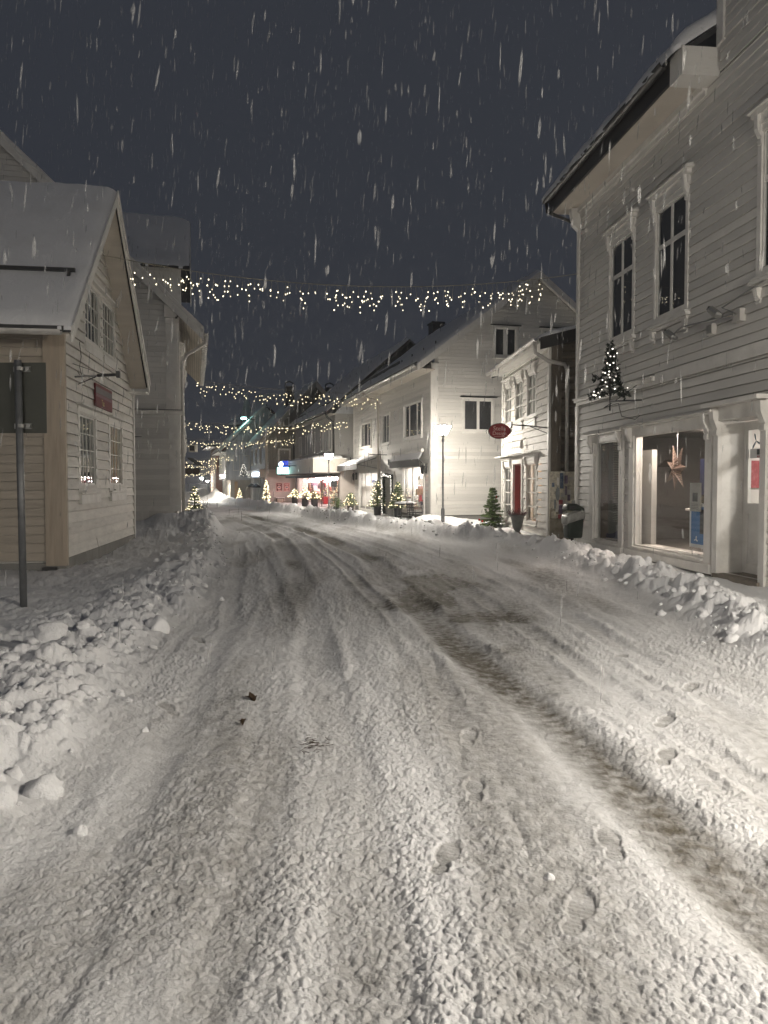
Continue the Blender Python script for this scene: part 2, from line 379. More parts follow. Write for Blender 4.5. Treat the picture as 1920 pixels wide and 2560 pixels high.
FEET = [(.67, 2.60, .45), (.93, 3.10, .1), (.24, 2.98, .3), (.44, 3.68, .1), (.50, 4.48, .2), (1.52, 4.1, .5), (1.75, 4.75, .6), (2.25, 5.6, .6), (2.05, 6.6, .5), (2.45, 10.2, .9), (-1.42, 5.0, -.6), (-1.75, 7.2, -.5)]
def ground_h(x, y, detail=True):
    far = sstep(12, 40, y)
    lc = np.interp(y, LCy, LCx); rc = np.interp(y, RCy, RCx)
    wob = vnoise(x*0+3.1, y*.9, 5)*.25
    dl = -(x-(lc+wob)); dr = x-(rc+vnoise(x*0+8.2, y*.8, 9)*.22)       # positive away from the road
    hl = np.interp(y, [2, 4, 7, 9.5, 13, 17, 19.2, 21, 30, 60], [.18, .25, .23, .21, .20, .20, .27, .34, .35, .5])
    bl = np.where(dl > 0, .45+.55*np.exp(-(dl/.75)**2), np.exp(-(dl/.38)**2))*hl
    hr = np.interp(y, [3, 8, 12, 16, 20, 25, 30, 60], [.24, .28, .29, .29, .34, .38, .38, .45])
    br = np.where(dr > 0, .34+.66*np.exp(-(dr/.42)**2), np.exp(-(dr/.34)**2))*hr
    ml = sstep(-.55, -.05, dl)*(1-.75*sstep(.5, 1.3, dl)); mr = sstep(-.50, -.05, dr)*(1-.85*sstep(.35, .9, dr))
    base = .05*vnoise(x*.35, y*.35, 21)*1.0 + .025*fbm(x*1.1, y*1.1, 33, 3)
    bank = np.maximum(bl, 0)+np.maximum(br, 0)
    h = base + bank*(1+.5*vnoise(x*1.4, y*1.4, 41))
    # trodden snow left of the bank, drift by the second house, cut step beyond the first house
    left = sstep(.6, 1.4, dl)
    step = sstep(19.1, 19.22, y+.10*(x+6.0))*(1-sstep(-4.6, -3.9, x))*left
    h = h - left*(1-sstep(17, 19, y))*.055 + step*.10
    h = h + .42*np.exp(-(((x+5.6)/1.1)**2+((y-21.6)/1.3)**2))*sstep(18.9, 19.3, y)
    # drift against white gable, around the lamp
    h = h + .15*np.exp(-(((x-1.9)/.8)**2+((y-25.9)/.6)**2)) + .18*np.exp(-(((x-2.9)/1.2)**2+((y-25.6)/1.0)**2)) + .18*np.exp(-(((x-1.3)/.6)**2+((y-26)/.8)**2))
    # ploughed heaps where the street turns
    for cx, cy_, a, r in ((-14.3, 64, .55, 1.2), (-13.1, 62.5, .35, 1.2), (-19, 72, .6, 3.0), (-16.5, 70, .35, 2.0)):
        h = h + a*np.exp(-(((x-cx)/r)**2+((y-cy_)/r)**2))
    mB = np.clip(ml+mr, 0, 1)
    wx = x+.07*vnoise(x*3, y*3, 3)+.03*vnoise(x*9, y*9, 4); wy = y+.07*vnoise(x*3+4, y*3, 5)+.03*vnoise(x*9+4, y*9, 6)
    bil = lambda f, sd: np.abs(vnoise(wx*f, wy*f, sd))*2
    nb = (1-sstep(12, 24, y)*.3)
    h = h + mB*(.11*bil(1.8, 61)+.08*bil(4.6, 62)+.045*bil(11, 63)+.020*bil(23, 64)+.010*bil(46, 65)) - mB*.13
    L1_ = lumps(wx, wy, .30, 66); L2_ = lumps(wx, wy, .15, 71)
    sel = sstep(-.05, .2, vnoise(x*1.1+3, y*1.1, 91))
    h = h + ml*nb*(.30*L1_*sel+.26*L2_*(1-.6*sel)) + mr*nb*(.62*L1_*(.4+.6*sel)+.40*L2_)
    trod = left*(1-mB)
    h = h + trod*(.05*bil(2.2, 67)+.03*bil(5, 68)+.015*bil(12, 69))
    slush_shade = np.zeros_like(x)
    road = (1-sstep(-.50, -.15, dl))*(1-sstep(-.45, -.12, dr))
    flat = np.zeros_like(x)
    wv = .10*vnoise(x*0+1.7, y*.28, 15)+.012*vnoise(x*0+1.7, y*1.7, 16)+.010*vnoise(x*9, y*9, 17)
    chunk = np.zeros_like(x)
    for k, (ys, xs, w, dep, rid, sl) in enumerate(TR):
        c = np.interp(y, ys, xs)+wv*(1+.3*k % 2)
        d = x-c; q = np.abs(d)/w
        dw = 1+.25*sstep(8, 30, y)
        q = q/dw
        act = sstep(ys[0]-.3, ys[0]+.2, y)*(1-sstep(ys[-1]*.8, ys[-1], y))*(.55+.9*np.clip(vnoise(x*0+k*7.7, y*.55, 100+k)+.5, 0, 1))
        core = np.exp(-q**4); nearf = 1.0 if k in (0, 2, 5) else .12+.88*sstep(3.5, 8, y)
        rl = np.exp(-((d/w/dw+1.35)/.38)**2); rr = np.exp(-((d/w/dw-1.35)/.38)**2)
        br_l = np.clip(.35+1.5*vnoise(x*0+k*3.3, y*1.3, 120+k)+.9*vnoise(x*2, y*7, 130+k), 0, 1.3)
        br_r = np.clip(.35+1.5*vnoise(x*0+k*5.3, y*1.3, 140+k)+.9*vnoise(x*2, y*7, 150+k), 0, 1.3)
        h = h + act*road*(-.8*dep*core + .5*rid*nearf*(rl*br_l+rr*br_r)); chunk = np.maximum(chunk, nearf*act*(rl*br_l+rr*br_r)*min(1.4, rid/.03))
        flat = np.maximum(flat, core*act*.35)
        slush_shade = np.maximum(slush_shade, core*act*sl*(.72+.28*sstep(3.8, 8.5, y))*np.clip(.65+1.3*vnoise(x*1.5, y*.5, 160+k), .25, 1.4))
        # tread pattern
        h = h + act*road*core*.0022*np.sin(y*125+d*50+5*vnoise(x*5, y*5, 19))*np.clip(-.1+2.4*vnoise(x*2.5, y*1.6, 170+k), 0, 1)*(1-sstep(5, 8, y))
    # long scraped streaks that follow the street
    sx = x-np.interp(y, TR[1][0], TR[1][1])
    st = .016*vnoise(sx*5.5, y*.30, 191)+.010*vnoise(sx*12, y*.45, 192)
    h = h+road*st*(1-.5*flat); slush_shade = np.maximum(slush_shade, .55*np.clip(-st*60-.12, 0, .5))
    # wide worn patch
    px = (x-(.72-.11*(y-9)))/1.1; py = (y-10.4)/4.2
    patch = np.exp(-(px*px+py*py)**1.5)*np.clip(.75+1.3*fbm(x*1.6, y*.7, 201, 4), 0, 1.2)
    slush_shade = np.maximum(slush_shade, patch*1.25); flat = np.maximum(flat, patch*.45); h = h-.02*patch
    px = (x-1.55)/.5; py = (y-3.2)/1.3
    patch2 = np.exp(-(px*px+py*py)**1.5)*np.clip(.5+1.3*fbm(x*2.2, y*1.2, 211, 4), 0, 1.2); slush_shade = np.maximum(slush_shade, patch2*.5)
    px = (x+.02)/.22; py = (y-2.4)/.9
    slush_shade = np.maximum(slush_shade, np.exp(-(px*px+py*py)**1.5)*np.clip(.4+1.6*fbm(x*3, y*2, 221, 4), 0, 1.2)*.35)
    slush_shade = np.maximum(slush_shade, road*(.10+.12*np.exp(-((y-11)/5)**2)+.38*np.clip(.15+2.0*fbm(x*1.6, y*.28, 231, 4), 0, 1)))  # mid-street term: broad slush plus light falloff between lamps, put into the colour
    px = (x-1.05)/.55; py = (y-7.2)/2.2; slush_shade = np.maximum(slush_shade, np.exp(-(px*px+py*py)**1.5)*.75*np.clip(.5+1.5*fbm(x*2.4, y*1.2, 215, 4), 0, 1.2))
    slush_shade = slush_shade*road
    # footprints
    for fx, fy, fa in FEET:
        sel_ = (np.abs(x-fx) < .3) & (np.abs(y-fy) < .3)
        if not sel_.any(): continue
        ca, sa = math.cos(fa), math.sin(fa)
        ex = (x[sel_]-fx); ey = (y[sel_]-fy)
        a = ex*sa+ey*ca; b = ex*ca-ey*sa
        q1 = np.sqrt(((a-.05)/.105)**2+(b/.052)**2); q2 = np.sqrt(((a+.085)/.062)**2+(b/.040)**2); q = np.minimum(q1, q2)
        q = q+.10*vnoise(ex*30+fx*9, ey*30, 301)
        ins = 1-sstep(.86, 1.02, q); rim = np.exp(-((q-1.18)/.16)**2)
        h[sel_] += -.008*ins + .003*rim + .0016*ins*np.sin(a*250+2*vnoise(ex*20, ey*20, 302))
        flat[sel_] = np.maximum(flat[sel_], ins)
        slush_shade[sel_] = np.maximum(slush_shade[sel_], ins*.46)
    # granular crumbs
    keep = (1-.80*flat)
    amp = (1-.45*sstep(8, 20, y))
    cl = np.clip(.75+1.3*fbm(x*1.3, y*.7, 241, 3), .3, 1.6)
    gx = x+.012*vnoise(x*40, y*40, 7)+.02*vnoise(x*14, y*14, 10); gy = y+.012*vnoise(x*40+5, y*40, 8)+.02*vnoise(x*14+5, y*14, 11)
    g1 = lumps(gx, gy, .034, 251, .15, .7); g2 = lumps(gx, gy, .017, 261, .2, .75); g3 = lumps(gx, gy, .07, 271, .0, .60)
    rough = .25+.75*road
    cm = np.clip(chunk+(.10+.70*sstep(3.5, 8, y))*np.clip(2.6*fbm(x*1.7, y*.9, 281, 2), 0, 1)*road, 0, 1.3)
    h = h + .5*flat*road*.011*amp
    h = h + keep*amp*cl*rough*(.40*g1+.58*g2) + (1-.6*flat)*road*cm*(.30*g3*(.25+.75*sstep(3, 6.5, y))+.16*g1)
    h = h + road*(1-.4*flat)*(.020*np.abs(vnoise(x*6, y*3.2, 283))+.012*np.abs(vnoise(x*13, y*8, 284)))
    return h, np.clip(slush_shade, 0, 1)

def build_ground():
    # row spacing follows distance; columns fan out
    Ds = np.linspace(1.0, 150.0, 60001)
    rho = 1350/Ds**2 + 62/Ds
    rho = np.where(Ds < 1.9, 40.0, rho)
    cum = np.concatenate([[0], np.cumsum((rho[1:]+rho[:-1])/2*np.diff(Ds))])
    nrow = 820
    ys = np.interp(np.linspace(0, cum[-1], nrow), cum, Ds)
    inner = np.linspace(-.53, .53, 860)
    outer = np.concatenate([np.linspace(.54, .80, 36), np.linspace(.84, 2.2, 26)])
    ts = np.concatenate([-outer[::-1], inner, outer])
    X = (ys[:, None]+.25)*ts[None, :]; Y = np.repeat(ys[:, None], len(ts), 1)
    h, sl = ground_h(X.ravel(), Y.ravel())
    nr, nc = X.shape
    V = np.stack([X.ravel(), Y.ravel(), h], 1).astype(np.float32)
    idx = np.arange(nr*nc).reshape(nr, nc)
    F = np.stack([idx[:-1, :-1], idx[:-1, 1:], idx[1:, 1:], idx[1:, :-1]], -1).reshape(-1, 4)
    me = bpy.data.meshes.new('snowy_street')
    me.vertices.add(len(V)); me.vertices.foreach_set('co', V.ravel())
    me.loops.add(F.size); me.loops.foreach_set('vertex_index', F.ravel().astype(np.int32))
    me.polygons.add(len(F)); me.polygons.foreach_set('loop_start', np.arange(0, F.size, 4, dtype=np.int32))
    me.polygons.foreach_set('loop_total', np.full(len(F), 4, np.int32))
    me.update(calc_edges=True); me.polygons.foreach_set('use_smooth', np.ones(len(F), bool))
    a = me.attributes.new('slush_shade', 'FLOAT', 'POINT'); a.data.foreach_set('value', sl.astype(np.float32))
    me.materials.append(M['snow'])
    o = link(bpy.data.objects.new('snowy_street', me)); tag(o, kind='structure')
    g = MB(); g.box(-700, 700, -300, 1200, -.6, -.22); tag(g.build('ground', 'snow'), kind='structure')
build_ground()
def gz(x, y):
    h, _ = ground_h(np.array([float(x)]), np.array([float(y)])); return float(h[0])

# loose clods on the banks
def clods():
    V = []; F = []; rr = np.random.RandomState(3)
    bm = bmesh.new(); bmesh.ops.create_icosphere(bm, subdivisions=3, radius=1)
    bv = np.array([v.co[:] for v in bm.verts]); bf = np.array([[v.index for v in f.verts] for f in bm.faces]); bm.free()
    P = []
    for i in range(1100):
        y = 2.2+ (rr.rand()**1.6)*34
        side = rr.rand() < .5
        if side: x = np.interp(y, LCy, LCx)+rr.normal(-.12, .32)
        else: x = np.interp(y, RCy, RCx)+rr.normal(.0, .26)
        r = .014+.050*rr.rand()**3.0
        P.append((x, y, r))
    for x, y, r in ((-2.83, 6.45, .15), (-1.60, 3.55, .105), (-1.70, 3.3, .08), (-1.84, 3.4, .07), (.62, 2.83, .02), (-2.9, 5.2, .16), (-2.2, 7.4, .13),
(3.35, 8.0, .06), (3.5, 9.2, .07), (3.6, 10.4, .06), (3.5, 11.5, .08), (3.45, 13, .06), (3.2, 7.0, .07)):
        P.append((x, y, r))
    P = np.array(P); hz, _ = ground_h(P[:, 0].copy(), P[:, 1].copy())
    for (x, y, r), z in zip(P, hz):
        sc = np.array([1, .8+.4*rr.rand(), .7+.35*rr.rand()])*r
        o = rr.rand(3)*50
        n = np.abs(vnoise(bv[:, 0]*1.4+o[0], bv[:, 1]*1.4+bv[:, 2]*1.7+o[1], 5))*.8+np.abs(vnoise(bv[:, 0]*3+o[2], bv[:, 2]*3+bv[:, 1]*2, 6))*.6+vnoise(bv[:, 0]*7+o[2], bv[:, 2]*7+bv[:, 1]*6, 6)*.16-.3
        w = bv*(1+n)[:, None]*sc
        a = rr.rand()*6.28; ca, sa = math.cos(a), math.sin(a)
        w = np.stack([w[:, 0]*ca-w[:, 1]*sa, w[:, 0]*sa+w[:, 1]*ca, w[:, 2]], 1)+np.array([x, y, z-r*.05])
        F.append(bf+len(V)*len(bv)); V.append(w)
    me = bpy.data.meshes.new('snow_clods'); me.from_pydata(np.concatenate(V).tolist(), [], np.concatenate(F).tolist())
    me.polygons.foreach_set('use_smooth', [True]*len(me.polygons)); me.materials.append(M['snow'])
    tag(link(bpy.data.objects.new('snow_clods', me)), 'loose snow clods thrown up along both ploughed banks', 'snow', kind='stuff')
clods()

# ------------------------------------------------------------------ building helpers
def clad(root, mp, u0, u1, z0, z1, course, holes=(), m='white', thick=.03, lim=None, name='clapboard', joined=False, seed=1, maxlen=4.5, jit=.0, gap=.007):
    rr = random.Random(seed); k = 0; z = z0; J = MB()
    while z < z1-.02:
        za, zb = z, min(z+course, z1)
        zb -= gap if zb-za > .06 else 0
        la, ra = (lim(za) if lim else (u0, u1)); lb, rb = (lim(zb) if lim else (u0, u1))
        pieces = []   # (ul, ur, z lo, z hi)
        hs = [q for q in holes if q[2] < zb-.004 and q[3] > za+.004]
        cuts = sorted({min(la, lb), max(ra, rb)} | {q[0] for q in hs} | {q[1] for q in hs})
        cuts = [c for c in cuts if min(la, lb) <= c <= max(ra, rb)]
        prev = None
        for a, b in zip(cuts[:-1], cuts[1:]):
            if b-a < .004: continue
            mid = (a+b)/2; zz = [(za, zb)]
            for q in hs:
                if q[0] < mid < q[1]:
                    nz = []
                    for s, e in zz:
                        if q[2] > s+.004: nz.append((s, min(e, q[2])))
                        if q[3] < e-.004: nz.append((max(s, q[3]), e))
                    zz = [t for t in nz if t[1]-t[0] > .006]
            for s, e in zz:
                if prev and prev[1] == a and prev[2] == s and prev[3] == e: pieces[-1] = prev = (prev[0], b, s, e)
                else: prev = (a, b, s, e); pieces.append(prev)
        for a, b, s, e in pieces:
            segs = [(a, b)]
            if b-a > maxlen*.6:
                c = a+(b-a)*rr.uniform(.25, .75)
                if rr.random() < .6: segs = [(a, c-.002), (c+.002, b)]
            for sa, sb in segs:
                def L(zq, uu):  # clip to slanted limits
                    lo, hi = (lim(zq) if lim else (u0, u1)); return min(max(uu, lo), hi)
                t = thick*(1+rr.uniform(-.15, .15)); dj = rr.uniform(0, jit); dz = rr.uniform(-jit, jit)*.5
                fa = (s-za)/(zb-za); t0 = t*(1-.75*fa); t1 = t*(1-.75*(e-za)/(zb-za))
                P = [(L(s, sa), 0, s), (L(s, sb), 0, s), (L(s, sb), t0+dj, s+dz), (L(s, sa), t0+dj, s), (L(e, sa), 0, e), (L(e, sb), 0, e), (L(e, sb), t1+dj, e), (L(e, sa), t1+dj, e)]
                P = [P[i] for i in (3, 2, 1, 0, 7, 6, 5, 4)]
                g = J if joined else MB(); g.hexa([mp(*q) for q in P])
                if not joined: g.build(name, m, root)
        z += course; k += 1
    if joined:
        o = J.build(name, m, root); o['kind'] = 'stuff'
def ring(g, mp, a, b, c, d, w, d0, d1):
    """rectangular frame: outer a..b, c..d, member width w (l, r, bottom, top)"""
    wl_, wr_, wb, wt = w if isinstance(w, tuple) else (w,)*4
    g.box(a, a+wl_, d0, d1, c, d, mp); g.box(b-wr_, b, d0, d1, c, d, mp)
    g.box(a+wl_, b-wr_, d0, d1, c, c+wb, mp); g.box(a+wl_, b-wr_, d0, d1, d-wt, d, mp)
def window(root, mp, g0, g1, z0, z1, cas=.12, cols=(.5,), rows=(), mun=.03, post=.05, transom=None, m='trim', back='dark', cap=0, sill=.03, proud=.03,
           gd=-.012, backd=-.062, capm=None, panes=True, label=None):
    """glass area g0..g1 x z0..z1; cols = fractions of thick posts, rows = fractions for thin bars"""
    g = MB(); ring(g, mp, g0-cas, g1+cas, z0-cas, z1+cas, cas-.035, .0, proud)
    w = g.build('window', m, root)
    if label: w['label'] = label
    s = MB(); ring(s, mp, g0-.037, g1+.037, z0-.037, z1+.037, .035, -.03, .008)
    us = [g0]; 
    for c in cols:
        u = g0+(g1-g0)*c; s.box(u-post/2, u+post/2, gd-.010, gd+.014, z0, z1, mp); us += [u-post/2, u+post/2]
    us.append(g1); zs = [z0]
    bars = sorted([(r, mun) for r in rows]+([(transom, post*1.3)] if transom else []))
    for r, t in bars:
        z = z0+(z1-z0)*r; zs += [z-t/2, z+t/2]
        for i in range(0, len(us), 2): s.box(us[i], us[i+1], gd-.009, gd+.012, z-t/2, z+t/2, mp)
    zs.append(z1)
    s.build('sash', m, w)
    for i in range(0, len(us), 2):
        for j in range(0, len(zs), 2):
            MB().quad(mp(us[i], gd, zs[j]), mp(us[i+1], gd, zs[j]), mp(us[i+1], gd, zs[j+1]), mp(us[i], gd, zs[j+1])).build('pane', 'glass', w)
    if back:
        n = MB(); k = 24
        for i in range(k):
            a = g0-.03+(g1-g0+.06)*i/k; b = g0-.03+(g1-g0+.06)*(i+1)/k
            wv = .012 if back in ('curtain', 'warmroom') else 0
            n.quad(mp(a, backd+wv*math.sin(i*1.9), z0-.03), mp(b, backd+wv*math.sin((i+1)*1.9), z0-.03), mp(b, backd+wv*math.sin((i+1)*1.9), z1+.03), mp(a, backd+wv*math.sin(i*1.9), z1+.03))
        n.build('curtain' if back != 'dark' else 'room_backing', back, w)
    if sill:
        MB().box(g0-cas-.03, g1+cas+.03, -.02, proud+.06, z0-cas-sill-.002, z0-cas-.002, mp).build('sill', m, w)
    if cap:
        c = MB(); zt = z1+cas+.002
        c.box(g0-cas-.02, g1+cas+.02, -.0, proud+.02, zt, zt+cap*.45, mp)
        c.box(g0-cas-.06, g1+cas+.06, -.0, proud+.07, zt+cap*.45+.001, zt+cap*.72, mp)
        P = [(g0-cas-.12, 0, zt+cap*.72+.001), (g1+cas+.12, 0, zt+cap*.72+.001), (g1+cas+.12, proud+.12, zt+cap*.72+.001), (g0-cas-.12, proud+.12, zt+cap*.72+.001),
             (g0-cas-.12, 0, zt+cap), (g1+cas+.12, 0, zt+cap), (g1+cas+.12, proud+.10, zt+cap*.86), (g0-cas-.12, proud+.10, zt+cap*.86)]
        c.hexa([mp(*q) for q in P])
        c.build('cornice', m, w)
        for uu in (g0-cas+.02, g1+cas-.10):      # scrolled brackets
            b = MB(); prof = [(proud, zt-.26), (proud+.02, zt-.25), (proud+.025, zt-.19), (proud+.012, zt-.17), (proud+.04, zt-.12), (proud+.07, zt-.05), (proud+.08, zt+cap*.70), (proud, zt+cap*.70)]
            b.prism(prof, uu, uu+.08, lambda d, z, u: mp(u, d, z)); b.build('bracket', m, w)
    return (g0-.05, g1+.05, z0-.05, z1+.05)
def slab(g, rp, a0, a1, b0, z0, b1, z1, t0, t1):
    g.hexa([rp(a0, b0, z0+t0), rp(a1, b0, z0+t0), rp(a1, b1, z1+t0), rp(a0, b1, z1+t0), rp(a0, b0, z0+t1), rp(a1, b0, z0+t1), rp(a1, b1, z1+t1), rp(a0, b1, z1+t1)])
def snow_sheet(root, rp, a0, a1, b0, z0, b1, z1, t, n=(60, 30), seed=0, rag=.05, name='roof_snow'):
    na, nb = n; A, B = np.meshgrid(np.linspace(0, 1, na), np.linspace(0, 1, nb), indexing='ij')
    a = a0+(a1-a0)*A; fb = B.copy()
    b = b0+(b1-b0)*fb; z = z0+(z1-z0)*fb
    b = b+np.sign(b1-b0)*rag*np.maximum(0, 1-B*nb/2.5)*(vnoise(a*3, a*0+seed, 3)*1.0+vnoise(a*9, a*0+seed, 4)*.6)
    ed = np.minimum(1, np.minimum(np.minimum(A*na, (1-A)*na)/2.0, B*nb/2.2))
    th = t*np.sqrt(np.clip(ed, 0, 1))*(1+.5*fbm(a*1.2, b*1.2+seed, 7, 3))+.012*fbm(a*5, b*5, 9, 3)
    V = [rp(*p) for p in zip(a.ravel(), b.ravel(), (z+np.maximum(th, .0)).ravel())]
    F = []
    for i in range(na-1):
        for j in range(nb-1):
            F.append((i*nb+j, (i+1)*nb+j, (i+1)*nb+j+1, i*nb+j+1))
    g = MB(); g.v = [tuple(map(float, v)) for v in V]; g.f = F
    # skirt
    def skirt(ids):
        n0 = len(g.v)
        for i in ids:
            v = g.v[i]; g.v.append((v[0], v[1], v[2]-t*.5))
        for k in range(len(ids)-1): g.f.append((ids[k], ids[k+1], n0+k+1, n0+k))
    skirt([i*nb for i in range(na)]); skirt([j for j in range(nb)]); skirt([(na-1)*nb+j for j in range(nb)])
    o = g.build(name, 'snow', root, True); return o
def gutter(root, pts_fn, a0, a1, r=.065, m='zinc', k=8, n=2):
    """half pipe; pts_fn(a, db, dz)"""
    g = MB(); cols = []
    for i in range(n+1):
        a = a0+(a1-a0)*i/n; row = []
        for j in range(k+1):
            w = math.pi*j/k; row.append(len(g.v)); g.v.append(tuple(pts_fn(a, -r*math.cos(w), -r*math.sin(w))))
        for j in range(k+1):
            w = math.pi*(k-j)/k; row.append(len(g.v)); g.v.append(tuple(pts_fn(a, -r*.88*math.cos(w), -r*.88*math.sin(w))))
        cols.append(row)
    for A, B in zip(cols[:-1], cols[1:]):
        for j in range(len(A)):
            q = (j+1) % len(A); g.f.append((A[j], A[q], B[q], B[j]))
    g.f.append(tuple(cols[0])); g.f.append(tuple(cols[-1]))
    return g.build('gutter', m, root)
RX = lambda a, b, z: (a, b, z)
RY = lambda a, b, z: (b, a, z)

def walls(root, w, dep, z0, z1, m, holes=(), t=.12, name='wall', gables=(), ridge=None, kx='x'):
    """thin shell walls set back behind the boards; holes cut in the front one"""
    mp2 = lambda u, d, z: (u, .10-d, z)
    cuts = sorted({0.0, w} | {h[0] for h in holes} | {h[1] for h in holes}); g = MB()
    for a, b in zip(cuts[:-1], cuts[1:]):
        zz = [(z0, z1)]
        for h in holes:
            if h[0] <= a and h[1] >= b:
                zz = [t_ for s, e in zz for t_ in ((s, min(e, h[2])), (max(s, h[3]), e)) if t_[1]-t_[0] > .01]
        for s, e in zz: g.box(a+.002, b-.002, .10, .14, s, e)
    g.box(.10, .14, .142, dep, z0, z1); g.box(w-.14, w-.10, .142, dep, z0, z1); g.box(.142, w-.142, dep-.04, dep, z0, z1)
    if ridge:
        rb, rz = ridge
        if kx == 'x':
            for x in (.10, w-.14): g.prism([(.10, z1+.002), (dep, z1+.002), (rb, rz)], x, x+.04, lambda b, z, a: (a, b, z))
        else:
            for y in (.10, dep-.04): g.prism([(.0, z1+.002), (w, z1+.002), (rb, rz)], y, y+.04, lambda b, z, a: (b, a, z))
    g.build(name, m, root)
def room(root, mp, u0, u1, z0, z1, dep, m='plank_int', light='shoplight', strips=3, floor='int_brown', back=None, d0=-.16):
    g = MB(); a, b = u0, u1; D = d0-dep
    g.quad(mp(a, D, z0), mp(b, D, z0), mp(b, D, z1), mp(a, D, z1)) if not back else None
    g.quad(mp(a, d0, z0), mp(a, D, z0), mp(a, D, z1), mp(a, d0, z1)); g.quad(mp(b, d0, z0), mp(b, D, z0), mp(b, D, z1), mp(b, d0, z1))
    g.quad(mp(a, d0, z1), mp(b, d0, z1), mp(b, D, z1), mp(a, D, z1))
    r = g.build('room', m, root)
    if back: MB().quad(mp(a, D, z0), mp(b, D, z0), mp(b, D, z1), mp(a, D, z1)).build('back_wall', back, r)
    MB().quad(mp(a, d0, z0), mp(b, d0, z0), mp(b, D, z0), mp(a, D, z0)).build('room_floor', floor, r)
    for i in range(strips):
        u = a+(b-a)*(i+.5)/strips
        MB().box(u-.28, u+.28, d0-dep*.62, d0-dep*.40, z1-.06, z1-.03, mp).build('ceiling_light', light, r)
    return r
def downpipe(root, pts, r=.045, m='zinc', name='downpipe'):
    return MB().tube(pts, r, 8).build(name, m, root, True)
def barge(root, rp, a0, a1, b0, z0, b1, z1, h, m='trim', name='bargeboard'):
    g = MB(); g.hexa([rp(a0, b0, z0-h), rp(a1, b0, z0-h), rp(a1, b1, z1-h), rp(a0, b1, z1-h), rp(a0, b0, z0), rp(a1, b0, z0), rp(a1, b1, z1), rp(a0, b1, z1)])
    return g.build(name, m, root)

